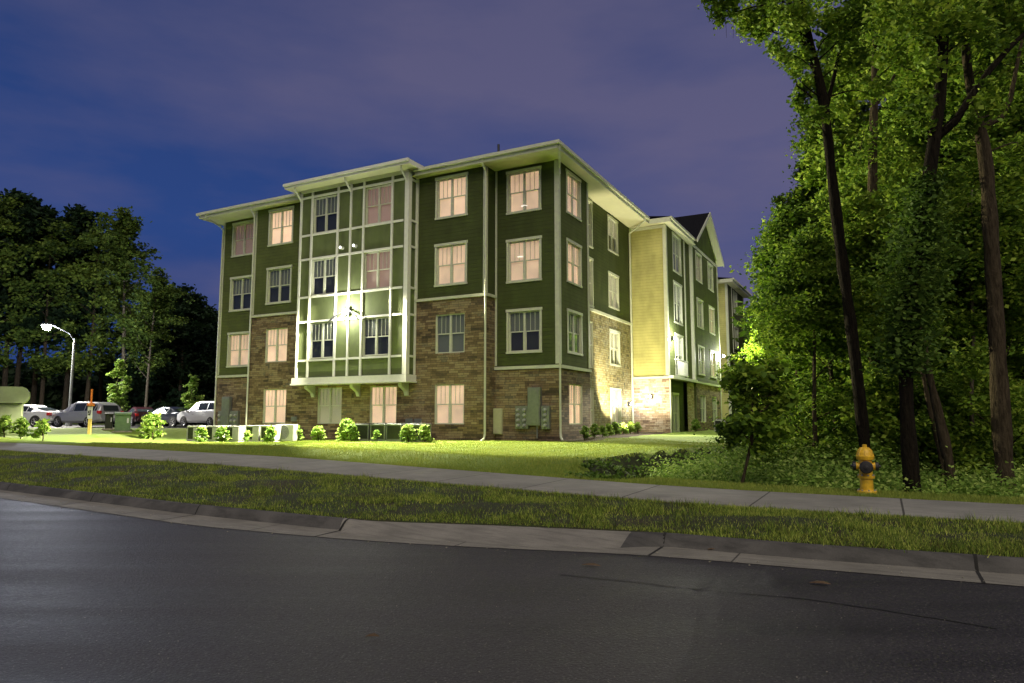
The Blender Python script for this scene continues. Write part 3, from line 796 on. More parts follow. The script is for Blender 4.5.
# gable section R3
U_R3 = -1.55
g0, g1 = 18.42, 26.3
gw = [(19.4, 21.0), (23.1, 24.7)]
gh = [hol(*q, fl) for q in gw for fl in (2, 3, 4)]
wall('siding_wall', 'siding_green', 's', U_R3, g0, g1, 3.88, ZSOF + .1, gh)
wall('stone_wall', 'ledge_stone', 's', U_R3 - .02, g0, g1, -.6, 3.78, [hol(*q, 1) for q in gw])
for i, q in enumerate(gw):
    for fl in (1, 2, 3, 4):
        bl = {(0, 4): 'blind_dim', (0, 3): 'blind_off', (1, 3): 'blind_lit', (1, 2): 'blind_lit', (1, 4): 'blind_off'}.get((i, fl), 'blind_off')
        window('s', U_R3 - (.02 if fl == 1 else 0), *q, SILL[fl], HEAD[fl], bl, fl > 1)
wall('siding_wall', 'siding_green', 'f', g0, U_R3, U_R2, -.6, ZSOF)
gm_ = (g0 + g1) / 2
m = MB(); m.poly([T(U_R3, g0, ZSOF + .1), T(U_R3, g1, ZSOF + .1), T(U_R3, gm_, 15.85)]); m.build('gable_wall', 'batten_green', bld)
m = MB(); bbox(m, U_R3 - .05, U_R3 - .002, g0, g1, ZSOF - .02, ZSOF + .16)
m.build('gable_band', 'trim', bld)
# gable roof
zp, ze = 16.25, 13.3; gl, gr = g0 - .4, g1 + .5
m = MB(); uo = U_R3 - .45
for (wa, wb) in ((gl, gm_), (gr, gm_)):
    m.poly([T(uo, wa, ze), T(9, wa, ze), T(9, wb, zp), T(uo, wb, zp)])
    m.poly([T(uo, wa, ze - .12), T(9, wa, ze - .12), T(9, wb, zp - .12), T(uo, wb, zp - .12)], 1)
m.build('roof', ['roofing', 'soffit'], bld)
m = MB()
for (wa, wb) in ((gl, gm_), (gr, gm_)):
    m.loft([[T(uo - .03, wa, ze - .22), T(uo + .02, wa, ze - .22), T(uo + .02, wa, ze + .05), T(uo - .03, wa, ze + .05)],
            [T(uo - .03, wb, zp - .22), T(uo + .02, wb, zp - .22), T(uo + .02, wb, zp + .05), T(uo - .03, wb, zp + .05)]])
m.build('bargeboard', 'trim', bld)
# R4, R5
wall('siding_wall', 'siding_green', 's', .3, g1, 33, -.6, ZSOF); wall('siding_wall', 'siding_tan', 'f', 33, -1.0, .3, -.6, ZSOF)
wall('siding_wall', 'siding_green', 's', -1.0, 33, 41, -.6, ZSOF, [hol(36, 37.6, f_) for f_ in (1, 2, 3, 4)])
for f_ in (1, 2, 3, 4): window('s', -1.0, 36, 37.6, SILL[f_], HEAD[f_], 'blind_off', True)
wall('siding_wall', 'siding_green', 'f', g1, U_R3, .3, -.6, ZSOF)
wall('siding_wall', 'siding_green', 'f', 41, -1.0, 0, -.6, ZSOF)

# main roof: soffit, fascia, gutter, hip roof
EO = 13.25
def eave(poly, z, name='soffit'):
    m = MB(); m.poly([T(u, w, z) for u, w in poly]); return m.build(name, 'soffit', bld)
m = MB()
bbox(m, -.55, 22.15, -1.3, .0, ZSOF + .003, ZSOF + .02); bbox(m, -.55, 1.2, .003, 12.0, ZSOF + .003, ZSOF + .02)
bbox(m, -1.8, 1.2, 12.003, 18.4, ZSOF + .003, ZSOF + .02); bbox(m, 21.5, 22.15, .003, 41, ZSOF + .003, ZSOF + .02)
bbox(m, -.3, .5, 27.5, 32.4, ZSOF + .003, ZSOF + .02); bbox(m, -1.6, .5, 32.403, 41.5, ZSOF + .003, ZSOF + .02)
m.build('soffit', 'soffit', bld)
m = MB()
def fas(u0, u1, w0, w1):
    bbox(m, u0, u1, w0, w1, ZSOF - .02, EO + .02)
fas(-.58, U0 - .2, -1.33, -1.303); fas(U1 + .2, 22.18, -1.33, -1.303); fas(-.58, -.553, -1.3, 11.97)
fas(-1.83, -.55, 11.972, 12.0); fas(-1.83, -1.803, 12.003, 17.8); fas(22.153, 22.18, -1.3, 41)
fas(-1.63, -.0, 32.37, 32.4); fas(-1.63, -1.603, 32.403, 41.5); fas(-.33, -.303, 28, 32.36)
m.build('fascia', 'trim', bld)
m = MB()
def gut(u0, u1, w0, w1):
    m = MB(); bbox(m, u0, u1, w0, w1, EO - .1, EO + .04, 0); m.build('gutter_trough', 'trim', bld)
gut(-.7, U0 - .2, -1.45, -1.334); gut(U1 + .2, 22.3, -1.45, -1.334); gut(-.7, -.584, -1.33, 11.7); gut(-1.93, -1.834, 11.95, 17.8); gut(-1.75, -1.634, 32.3, 41.5)
m = MB(); zr = EO + .03; rz = 16.0
cA, cB, cC, cD = (-.6, -1.35), (22.2, -1.35), (22.2, 41.5), (-.6, 41.5)
r1, r2 = (10.8, 10), (10.8, 30.5)
m.poly([T(*cA, zr), T(*cB, zr), T(*r1, rz)]); m.poly([T(*cB, zr), T(*cC, zr), T(*r2, rz), T(*r1, rz)]); m.poly([T(*cC, zr), T(*cD, zr), T(*r2, rz)]); m.poly([T(*cD, zr), T(*cA, zr), T(*r1, rz), T(*r2, rz)])
m.poly([T(-1.85, 11.97, zr + .01), T(-1.85, 18.4, zr + .01), T(5, 18.4, zr + 1.7), T(5, 15, zr + 1.75)]); m.poly([T(-1.85, 11.97, zr + .01), T(5, 11.87, zr + .5), T(5, 15, zr + 1.75)])
m.poly([T(-1.65, 32.37, zr + .01), T(-1.65, 41.5, zr + .01), T(3, 41.5, zr + 1), T(3, 34, zr + 1)]); m.poly([T(-1.65, 32.37, zr + .01), T(3, 32.37, zr + .5), T(3, 34, zr + 1)])
m.build('roof', 'roofing', bld)
m = MB(); m.tube([T(3.6, 1.0, 13.4), T(3.6, 1.0, 14.75)], .06, 8); m.build('vent_pipe', 'dark_metal', bld)

# trims: corner boards, bands
CBN = 'corner_board'
def cb(u0, u1, w0, w1, z0, z1):
    m = MB(); bbox(m, u0, u1, w0, w1, z0, z1); m.build(CBN, 'trim', bld)
cb(-.035, .17, -.04, -.003, 3.85, ZSOF - .022); cb(-.04, -.003, -.001, .17, 3.85, ZSOF - .022)
cb(3.18, 3.34, -S - .04, -S - .003, 7.12, ZSOF - .022); cb(3.17, 3.217, -S, -S + .1, 7.12, ZSOF - .022)
cb(3.1, 3.19, -.04, -.003, 3.85, ZSOF - .022)
cb(17.9, 18.05, -S - .04, -S - .003, 7.12, ZSOF - .022)
cb(21.5, 21.65, -.04, -.003, 3.98, ZSOF - .022); cb(18.06, 18.16, -.04, -.003, 3.98, ZSOF - .022)
cb(6.95, 7.05, -S - .04, -S - .003, 7.12, ZSOF - .022)
cb(-.04, -.003, 3.38, 3.53, 3.85, ZSOF - .022); cb(U_R1 - .04, U_R1 - .003, 12.3, 12.49, 7.15, ZSOF - .022)
cb(U_R2 - .04, U_R2 + .16, 12.42, 12.46, 3.98, ZSOF - .022); cb(U_R2 - .04, U_R2 - .003, 12.465, 12.66, 3.98, ZSOF - .022)
cb(U_R2 + .17, U_R1 - .02, 12.43, 12.497, ZSOF - .2, ZSOF - .03)
cb(U_R2 - .05, U_R2 - .003, 16.7, 16.9, 3.98, ZSOF - .022); cb(U_R2 - .2, U_R2 - .003, 18.2, 18.415, 3.98, ZSOF - .022)
cb(U_R3 - .05, U_R3 - .003, 26.1, 26.32, .3, ZSOF - .022)
cb(-1.05, -1.003, 33.0, 33.2, .3, ZSOF - .022); cb(-1.05, -1.003, 35.0, 35.15, .3, ZSOF - .022); cb(-1.05, -1.003, 40.8, 41, .3, ZSOF - .022)
cb(-1.04, -.85, 32.95, 32.997, .3, ZSOF - .022)
CBN = 'band'
cb(-.09, 3.19, -.1, .0, 3.662, 3.8); cb(-.1, -.0, .002, 3.53, 3.662, 3.8)
cb(3.1, 7.07, -S - .1, -S, 6.955, 7.08); cb(13.96, 18.1, -S - .1, -S, 6.955, 7.08); cb(3.1, 3.2, -S + .002, -.05, 6.955, 7.08)
cb(18.04, 21.7, -.1, 0, 3.802, 3.93)
cb(U_R1 - .12, U_R1, 3.55, 12.3, 6.985, 7.13); cb(U_R2 + .02, U_R1 - .05, 12.36, 12.5, 3.785, 3.92)
cb(U_R3 - .1, U_R3, 18.52, 26.3, 3.785, 3.9)
# downspouts
def spout(pts, r=.05):
    m = MB(); m.tube([T(*p) for p in pts], r, 8); m.build('downspout', 'trim', bld)
spout([(-.62, -1.25, 13.15), (-.62, -1.2, 12.95), (-.3, -.5, 12.75), (-.11, -.1, 12.6), (-.11, -.09, 12.4), (-.11, -.09, 12.3)])
spout([(3.16, -1.35, 13.15), (3.16, -1.3, 12.98), (3.16, -1.02, 12.7), (3.16, -.97, 12.4), (3.16, -.97, .8), (3.16, -1.05, .6), (3.16, -1.3, .5)])
spout([(-.1, -.16, 3.9), (-.1, -.16, .85), (-.14, -.22, .68), (-.3, -.4, .55)])
spout([(-.62, 11.0, 13.15), (-.6, 11.05, 12.95), (.3, 11.9, 12.75), (.7, 12.1, 12.6), (.7, 12.1, .7)], .06)
spout([(18.0, -1.35, 13.15), (18.0, -1.3, 12.98), (18.0, -1.02, 12.7), (18.0, -.97, 12.4), (18.0, -.97, .6)], .045)
spout([(21.6, -1.35, 13.15), (21.6, -1.3, 12.98), (21.6, -.3, 12.7), (21.6, -.1, 12.5), (21.6, -.1, .6)], .045)
spout([(U_R2 - .09, 12.4, 3.8), (U_R2 - .09, 12.4, .6)], .045)
# small wall vents
for (u, w, z) in ((14.6, -S - .02, 1.45), (7.3, -S - .02, 1.35), (6.8, -S - .02, 1.35)):
    m = MB(); bbox(m, u - .2, u + .2, w - .04, w - .002, z - .12, z + .12)
    for q in range(4): bbox(m, u - .18, u + .18, w - .06, w - .042, z - .1 + q * .055, z - .075 + q * .055)
    m.build('wall_vent', 'grey_metal', bld)
# wall lamps ---------------------------------------------------------------
LIGHTS = []
def lamp(name, loc, power, col, rad=.06, parent=None, spot=None, target=None):
    ld = bpy.data.lights.new(name, 'SPOT' if spot else 'POINT'); ld.energy = power; ld.color = col; ld.shadow_soft_size = rad
    if spot: ld.spot_size = R_(spot); ld.spot_blend = .3
    o = bpy.data.objects.new(name, ld); C.objects.link(o)
    if parent is not None: o.parent = parent
    o.location = loc
    if target is not None:
        from mathutils import Vector
        o.rotation_euler = (Vector(target) - Vector(loc)).to_track_quat('-Z', 'Y').to_euler()
    return o
def wpos(u, w, z):
    return (P0[0] + Lv[0] * u + Rv[0] * w, P0[1] + Lv[1] * u + Rv[1] * w, z)
# flood on the bay: wide beams over the lawn and toward the wood
fl = MB(); bbox(fl, 10.42, 10.76, WB - .16, WB - .072, 6.5, 6.85); 
for sg in (-1, 1): fl.tube([T(10.59 + sg * .15, WB - .12, 6.75), T(10.59 + sg * .7, WB - .3, 6.4), T(10.59 + sg * .95, WB - .36, 6.2)], .035, 6)
flo = fl.build('flood_light', 'dark_metal', bld)
m = MB(); m.lathe([(.01, 0), (.1, .01), (.12, .06), (.08, .13), (.01, .15)], T(10.59, WB - .34, 6.6), 'y', 14); m.build('lens', 'lamp_lens', flo)
lamp('flood_lamp', wpos(10.59, WB - .55, 6.62), 520, (1, .97, .85), .08)
lamp('flood_lamp', wpos(10.59, WB - .75, 6.5), 21000, (1, .95, .68), .12, spot=62, target=wpos(10.59, WB - 3.5, .4))
lamp('flood_lamp', wpos(11.1, WB - .5, 9.85), 60000, (1, .95, .68), .12, spot=52, target=wpos(17.0, WB - 4.0, .4))
lamp('flood_lamp', wpos(10.1, WB - .5, 9.85), 70000, (1, .95, .68), .12, spot=50, target=wpos(2.8, WB - 4.2, .4))
lamp('flood_lamp', wpos(10.2, WB - .95, 6.6), 43000, (1, .93, .55), .12, spot=41, target=(8.3, 21.0, 7.3))
for uu in (11.05, 10.2):
    m = MB(); m.lathe([(.03, 0), (.05, .03), (.07, .1), (.09, .2), (.02, .2)], T(uu, WB - .2, 9.9), 'y', 12); q = m.build('spot_light', 'white_metal', bld)
    m = MB(); m.lathe([(.01, 0), (.075, .003), (.01, .012)], T(uu, WB - .212, 9.9), 'y', 12); m.build('lens', 'lamp_lens_small', q)
def sconce(u, w, z, du, dw, lens='lamp_lens'):
    m = MB(); bbox(m, u - .09, u + .09, w - .09, w + .09, z - .13, z + .13, bev=.02); o = m.build('wall_lamp', 'dark_metal', bld)
    m = MB(); cu, cw = u + du * .14, w + dw * .14
    m.lathe([(.01, -.07), (.06, -.06), (.07, 0), (.06, .06), (.01, .07)], T(cu, cw, z), 'z', 12); m.build('lens', lens, o)
sconce(U_R2 - .1, 13.2, 6.2, -1, -.3)
lamp('sconce_lamp', wpos(U_R2 - .6, 13.1, 6.2), 600, (1, .98, .85))
lamp('sconce_lamp', wpos(U_R2 - .6, 12.3, 6.1), 9000, (1, .95, .72), .1, spot=56, target=wpos(-3.2, 5.2, .4))
sconce(U_R3 - .1, 26.6, 6.2, -1, 0)
lamp('sconce_lamp', wpos(U_R3 - .6, 26.5, 6.2), 800, (1, .98, .85))
lamp('sconce_lamp', wpos(U_R3 - .7, 26.3, 6.2), 75000, (1, .93, .5), .1, spot=84, target=wpos(U_R3 - 8, 22.5, 5.0))
lamp('sconce_lamp', wpos(U_R2 - .7, 13.0, 6.2), 55000, (1, .93, .5), .1, spot=78, target=wpos(U_R2 - 9.7, 9.5, 4.5))
sconce(-.3, 12.37, 2.75, 0, -1)
lamp('sconce_lamp', wpos(-.3, 12.0, 2.75), 50, (1, .95, .85))
sconce(U_R1 - .12, 11.4, 2.3, -1, 0)
lamp('sconce_lamp', wpos(U_R1 - .5, 11.3, 2.3), 110, (1, .95, .9))
for zz_, fl_ in ((12.15, 4), (8.8, 3)):
    m = MB(); m.lathe([(.01, -.02), (.13, -.015), (.16, 0), (.13, .012), (.01, .018)], T(1.95 if fl_ == 3 else 1.75, .12, zz_ - (1.0 if fl_ == 4 else 0)), 'z', 14)
    m.build('room_light', 'room_lens', bld)
# warm up-light under the side eave, washing the tan wall and the soffit
m = MB(); bbox(m, -.75, -.45, 7.7, 8.0, .45, .62, bev=.02); og = m.build('ground_flood', 'dark_metal', bld)
m = MB(); bbox(m, -.72, -.48, 7.73, 7.97, .622, .635); m.build('lens', 'lamp_lens_small', og)
lamp('ground_flood_lamp', wpos(-.9, 6.2, .8), 5200, (1, .9, .56), .1, spot=95, target=wpos(-.35, 12.5, 8.6))
if False: pass

# ------------------------------------------------------------------ meters, condensers
def meter_bank(loc, rz, cols, n, mat, label, cabinet=True):
    r = empty('meter_cabinet', loc, rz, label, 'electric meters')
    m = MB(); m.box(-.3, .3, -.26, -.02, .1, 1.75 if cabinet else 1.2, bev=.015); m.box(-.26, .26, -.285, -.262, .2, 1.65, bev=.008); m.box(.08, .2, -.3, -.287, .95, 1.1); m.build('cabinet', mat, r)
    m = MB(); m.tube([(.1, -.12, -.45), (.1, -.12, .1)], .035, 8); m.build('conduit', 'grey_metal', r)
    for (x0, x1, nc) in cols:
        m = MB(); m.box(x0, x1, -.2, -.02, -.05, .95, bev=.01); q = m.build('meter_panel', mat, r)
        for i in range(nc):
            for j in range(n):
                cx_ = x0 + (i + .5) * (x1 - x0) / nc; cz = .09 + j * (.9 / n)
                d = MB(); d.lathe([(.085, 0), (.085, -.03), (.07, -.09), (.05, -.11), (.01, -.112)], (cx_, -.202, cz), 'y', 14); d.build('meter', 'chrome', q, smooth=False)
    return r
p = wpos(1.25, -.02, 1.05)
meter_bank(wpos(1.12, -.02, 1.08), ANG, [(-.32 - .62, -.32, 2), (.32, .72, 1)], 4, 'green_grey_metal', 'green grey electric cabinet with round meters on the stone wall right of the tall downspout')
meter_bank(wpos(20.55, -.02, .95), ANG, [(-.62, -.32, 1), (.34, .98, 2)], 3, 'grey_metal', 'grey electric cabinet with meters on the far left stone wall of the building')
m = MB(); m.box(-.22, .22, -.16, -.003, 0, 1.15, bev=.015); m.box(-.19, .19, -.18, -.162, .04, 1.1)
tag(m.build('telecom_box', 'beige_metal', loc=wpos(2.98, -.02, .78)), 'tall beige telecom box fixed to the stone wall beside the downspout', 'utility box').rotation_euler = (0, 0, ANG)

plain('grille_dark', (.02, .025, .015), .7)
def condenser(white):
    r = empty('air_conditioner', (0, 0, 0))
    m = MB(); m.box(-.44, .44, -.44, .44, 0, .06, bev=.01); m.box(-.4, .4, -.4, .4, .06, .14); m.box(-.42, .42, -.42, .42, .72, .8, bev=.02)
    for sx in (-1, 1):
        for sy in (-1, 1): m.box(sx * .36, sx * .41, sy * .36, sy * .41, .14, .72)
    m.build('casing', 'white_metal' if white else 'grey_metal', r)
    m = MB(); m.box(-.38, .38, -.38, .38, .14, .72)
    for z in np.arange(.17, .71, .045): m.box(-.395, .395, -.395, .395, z, z + .014)
    m.build('coil_grille', 'grille_dark', r)
    if white:
        m = MB(); m.box(.397, .425, -.4, .4, .13, .715, bev=.006); m.box(.02, .4, -.425, -.397, .13, .715, bev=.006); m.build('access_panel', 'white_metal', r)
    m = MB(); m.lathe([(.3, .8), (.3, .83), (.28, .83), (.28, .8)], n=20); 
    for t in range(8):
        a_ = t * math.pi / 8; m.tube([(-.29 * math.cos(a_), -.29 * math.sin(a_), .825), (.29 * math.cos(a_), .29 * math.sin(a_), .825)], .006, 4)
    m.build('fan_guard', 'grille_dark', r)
    return r
CONDS = {True: condenser(True), False: condenser(False)}; used = set()
def put_cond(x, y, rz, label, group):
    white = not label.startswith('dark')
    o = copy_tree(CONDS[white]) if white in used else CONDS[white]; used.add(white)
    o.location = (x, y, hz(x, y) - .02); o.rotation_euler = (0, 0, rz); tag(o, label, 'air conditioner', group)
    return o
ords = ['leftmost', 'second from left', 'third from left', 'fourth from left', 'fifth from left', 'sixth from left']
for i, px in enumerate((199, 218, 238, 258, 273)):
    w = -3.6; ray_ = ray(px, 441)
    base = P0 + Rv * w; t = (base @ Rv) / (ray_[0] * Rv[0] + ray_[1] * Rv[1]); x, y = ray_[0] * t, ray_[1] * t
    put_cond(x, y, ANG + .1, f'white air conditioner, {ords[i]} in the left row before the stone wall', 'air conditioners in the left row')
def heat_pump(x, y):
    r = empty('heat_pump', (x, y, hz(x, y)), ANG + .1, 'flat white unit with a round fan grille at the right end of the left row', 'air conditioner')
    m = MB(); m.box(-.48, .48, -.17, .17, .05, .82, bev=.02); m.box(-.4, -.3, -.18, .18, 0, .05); m.box(.3, .4, -.18, .18, 0, .05); m.build('casing', 'white_metal', r)
    m = MB()
    for q in (.1, .18, .26, .33): m.lathe([(q, -.175), (q, -.19), (q - .02, -.19), (q - .02, -.175)], (-.08, 0, .45), 'y', 20)
    for t in range(6):
        a_ = t * math.pi / 6; m.tube([(-.08 - .33 * math.cos(a_), -.19, .45 - .33 * math.sin(a_)), (-.08 + .33 * math.cos(a_), -.19, .45 + .33 * math.sin(a_))], .006, 4)
    m.build('fan_grille', 'grey_metal', r)
heat_pump(*(lambda r_, t: (r_[0] * t, r_[1] * t))(ray(287, 441), ((P0 - Rv * 3.3) @ Rv) / (ray(287, 441)[0] * Rv[0] + ray(287, 441)[1] * Rv[1])))
for i, px in enumerate((367, 383, 399, 418)):
    w = -2.6; ray_ = ray(px, 441); base = P0 + Rv * w; t = (base @ Rv) / (ray_[0] * Rv[0] + ray_[1] * Rv[1])
    put_cond(ray_[0] * t, ray_[1] * t, ANG, f'dark grilled air conditioner, {ords[i]} in the row under the white bay', 'air conditioners in the right row')
for i, px in enumerate((722, 733, 745)):
    x, y, _ = at(px, 430, 47); put_cond(x, y, ANG, f'small white air conditioner, {ords[i]} of three at the far right building end', 'air conditioners at the far end')

# ------------------------------------------------------------------ foliage
def leaf_verts(centers, size, flat=.6, aspect=1.5):
    n = len(centers); nr = rng.normal(size=(n, 3)); nr[:, 2] = np.abs(nr[:, 2]) + flat; nr /= np.linalg.norm(nr, axis=1)[:, None]
    a = rng.normal(size=(n, 3)); a -= nr * (a * nr).sum(1)[:, None]; a /= np.linalg.norm(a, axis=1)[:, None]
    b = np.cross(nr, a); s = (size * rng.uniform(.6, 1.35, n))[:, None]
    V = np.empty((n, 4, 3)); V[:, 0] = centers - a * s * aspect * .5; V[:, 1] = centers - b * s * .5 + nr * s * .08; V[:, 2] = centers + a * s * aspect * .5; V[:, 3] = centers + b * s * .5 + nr * s * .08
    return V.reshape(-1, 3)
def leafmesh(name, centers, size, mat, **k):
    V = leaf_verts(centers, size, **k); return npmesh(name, V, np.arange(len(V)).reshape(-1, 4), mat)

def limb(p0, p1, bend=.15, n=6):
    p0, p1 = np.array(p0, float), np.array(p1, float); L_ = np.linalg.norm(p1 - p0); off = rng.normal(size=3) * L_ * bend * .4; off[2] = abs(off[2]) * .5
    return [p0 + (p1 - p0) * t + off * math.sin(math.pi * t) for t in np.linspace(0, 1, n)]

def gen_tree(H, base, rad, nclu, per, lsz, trunk_r, lean=(0, 0), mat='leaf_wood', barkm='bark', cl=.7, top_shape=1.0, droop=0):
    """returns (trunk mesh, crown mesh) of a tree standing at the origin"""
    mb = MB(); tp = []
    ph = rng.uniform(0, 6, 2)
    for t in np.linspace(0, 1, 12):
        tp.append((lean[0] * t + .18 * math.sin(ph[0] + t * 4) * t, lean[1] * t + .18 * math.sin(ph[1] + t * 3.4) * t, -.3 + (H * .96 + .3) * t))
    mb.tube(tp, [trunk_r * (1.25 if i == 0 else 1) * (1 - .85 * t) + .015 for i, t in enumerate(np.linspace(0, 1, 12))], 9)
    cen = []; pts = []
    for k in range(nclu):
        t = rng.random() ** .8; z = base + (H - base) * t
        prof = rad * (math.sin(math.pi * min(1, (t * .86 + .14)) ** .9) ** .7) * (1 - .25 * t * top_shape)
        a = rng.uniform(0, 2 * math.pi); r = prof * math.sqrt(rng.uniform(.12, 1)) * rng.uniform(.75, 1.12)
        f = z / H; tx = lean[0] * f; ty = lean[1] * f
        c = np.array([tx + r * math.cos(a), ty + r * math.sin(a), z - droop * r]); cen.append(c)
        z0 = max(base * .75, z - r * rng.uniform(.5, .9)); f0 = z0 / H; p0 = (lean[0] * f0, lean[1] * f0, z0)
        if k % 2 == 0:
            br = limb(p0, c, .25); rr = trunk_r * .3 * (1 - .6 * t)
            mb.tube(br, [rr * (1 - .85 * q) + .006 for q in np.linspace(0, 1, 6)], 5)
            for p in br[2:]: pts.append(p + rng.normal(size=(per // 10, 3)) * cl * .5)
        m_ = int(per * rng.uniform(.5, 1.4))
        sub = rng.normal(size=(7, 3)) * cl * .62; sub[:, 2] *= .7
        q = c + sub[rng.integers(0, 7, m_)] + rng.normal(size=(m_, 3)) * np.array([cl * .36, cl * .36, cl * .2])
        pts.append(q)
    return mb, leafmesh('crown', np.concatenate(pts), lsz, mat)

class TreeKind:
    def __init__(s, **k):
        mb, cm = gen_tree(**k); s.cm = cm
        o = mb.build('trunk', k.get('barkm', 'bark'), smooth=True); s.tm = o.data; bpy.data.objects.remove(o)
def plant(kind, name, x, y, sc_=1, rz=None, label='', cat='tree', group=None, z=None, szl=None):
    e = empty(name, (x, y, hz(x, y) if z is None else z), random.uniform(0, 6.28) if rz is None else rz, label, cat, group)
    e.scale = (sc_, sc_, szl or sc_)
    link('trunk', kind.tm, e); link('crown', kind.cm, e)
    return e

D = [TreeKind(H=17, base=2.2, rad=3.6, nclu=72, per=560, lsz=.115, trunk_r=.2, lean=(.6, .2), cl=.62),
     TreeKind(H=15, base=1.2, rad=3.0, nclu=64, per=560, lsz=.11, trunk_r=.15, lean=(-.5, .4), cl=.58),
     TreeKind(H=18, base=4.5, rad=3.8, nclu=64, per=560, lsz=.12, trunk_r=.24, lean=(.3, -.5), cl=.66),
     TreeKind(H=8.5, base=.6, rad=2.3, nclu=60, per=460, lsz=.095, trunk_r=.08, lean=(.4, .1), cl=.55)]
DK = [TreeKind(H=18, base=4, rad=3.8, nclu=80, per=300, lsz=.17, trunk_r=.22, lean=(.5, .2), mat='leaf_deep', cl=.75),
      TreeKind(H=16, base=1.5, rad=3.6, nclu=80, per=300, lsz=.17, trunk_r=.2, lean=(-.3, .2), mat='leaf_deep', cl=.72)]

def TX(px, Y): return at(px, 418, Y)[0]
# near edge of the right-hand wood: individually placed
spots = [
 (D[1], 815, 27, .8, 'leafy tree at the left edge of the right wood, branches reaching toward the building'),
 (D[1], 800, 37, .8, 'tree behind the left edge of the wood near the far end of the building'),
 (D[0], 893, 25, 1.0, 'tall leafy tree behind the dark leaning trunk'),
 (D[3], 795, 22, 1.0, 'small bushy tree low at the left edge of the wood'),
 (D[3], 785, 33, .8, 'low round tree before the far end of the building'),
 (D[3], 835, 19, .85, 'small leafy tree low behind the fire hydrant, to its left'),
 (D[2], 935, 23, 1.0, 'tall leafy tree above and behind the fire hydrant'),
 (D[1], 960, 21, 1.0, 'leafy tree between the ivy clad trunk and the straight trunk'),
 (D[0], 1010, 20, .95, 'leafy tree at the right border of the photograph'),
 (D[2], 1060, 22, 1.0, 'tall tree partly cut by the right border of the photograph'),
 (D[3], 925, 17.5, .8, 'small understorey tree right of the leaning slim trunk'),
 (D[3], 1000, 17, .85, 'small understorey tree behind the straight trunk on the right'),
 (D[3], 880, 18, .9, 'small understorey tree between the hydrant and the ivy clad trunk'),
 (D[3], 860, 22, 1.1, 'understorey tree behind the hydrant, left of the dark upright trunk'),
 (D[3], 905, 20.5, 1.1, 'understorey tree straight above the ivy clad trunk base'),
 (D[3], 945, 19.5, 1.05, 'understorey tree between the two leaning slim trunks and the wood'),
 (D[3], 985, 20.5, 1.1, 'understorey tree left of the straight trunk, farther back'),
 (D[3], 1030, 19, 1.1, 'understorey tree at the right border of the photograph'),
 (D[3], 815, 17.5, .75, 'understorey tree over the bushes left of the hydrant'),
]
for kd, px, Y, s_, lab in spots:
    plant(kd, 'leafy_tree', TX(px, Y), Y, s_, label=lab, group='leafy trees at the edge of the right wood')
deep = [(840, 45), (800, 60), (862, 34), (870, 32), (900, 31), (935, 30), (970, 28), (1005, 29), (1040, 30), (890, 42), (940, 42), (990, 42), (1040, 44), (850, 55), (1075, 34), (920, 55), (1000, 58)]
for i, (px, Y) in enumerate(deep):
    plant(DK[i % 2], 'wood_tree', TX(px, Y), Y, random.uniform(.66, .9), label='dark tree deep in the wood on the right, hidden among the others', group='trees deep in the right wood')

# hero trunks
def hero(name, path, rads, label, branches=(), barkm='bark', clusters=(), ivy=None, mat='leaf_wood', lsz=.075):
    """path: list of world points"""
    b0 = np.array(path[0]); e = empty(name, tuple(b0), 0, label, 'tree')
    mb = MB(); pts = [np.array(p) - b0 for p in path]
    # resample
    n = 26; tt = np.linspace(0, len(pts) - 1, n); P_ = np.stack(pts); idx = np.arange(len(pts))
    Q = np.stack([np.interp(tt, idx, P_[:, k]) for k in range(3)], 1); Rr = np.interp(tt, idx, rads)
    Q[1:-1] = (Q[:-2] + 2 * Q[1:-1] + Q[2:]) / 4
    Rr = Rr * (1 + .09 * rng.normal(size=n)); Rr[0] *= 1.35
    mb.tube(list(Q), list(Rr), 12)
    for bp, br in branches:
        q = [np.array(p) - b0 for p in bp]; mb.tube(q, br, 7)
    for (c, r, k) in clusters:
        c = np.array(c) - b0; dd_ = np.linalg.norm(Q - c, axis=1) + np.maximum(0, Q[:, 2] - c[2] + .4) * 2; q0 = Q[int(dd_.argmin())]
        if np.linalg.norm(c - q0) < 4:
            mb.tube(limb(q0, c, .3), [.022, .019, .016, .012, .008, .004], 5)
            for _k in range(4): mb.tube([c, c + rng.normal(size=3) * r * .7], [.007, .003], 4)
    mb.build('trunk', barkm, e, smooth=True)
    L_ = []
    for (c, r, k) in clusters:
        c = np.array(c) - b0; sub = rng.normal(size=(8, 3)) * r * .5
        k = int(k * 2.5); L_.append(c + sub[rng.integers(0, 8, k)] + rng.normal(size=(k, 3)) * r * .28)
    if L_: link('crown', leafmesh('crown', np.concatenate(L_), lsz, mat), e)
    if ivy:
        i0, i1, rr, k = ivy
        t = rng.uniform(i0, i1, k); c = np.stack([np.interp(t, np.linspace(0, 1, n), Q[:, j]) for j in range(3)], 1)
        a = rng.uniform(0, 6.28, k); r = rr * np.abs(rng.normal(.6, .45, k)) * (1 + .6 * np.sin(t * 23) * np.sin(t * 9))
        c += np.stack([np.cos(a) * r, np.sin(a) * r, rng.normal(0, .1, k)], 1)
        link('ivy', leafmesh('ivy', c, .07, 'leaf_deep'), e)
    return e
def A(px, py, Y): return at(px, py, Y)
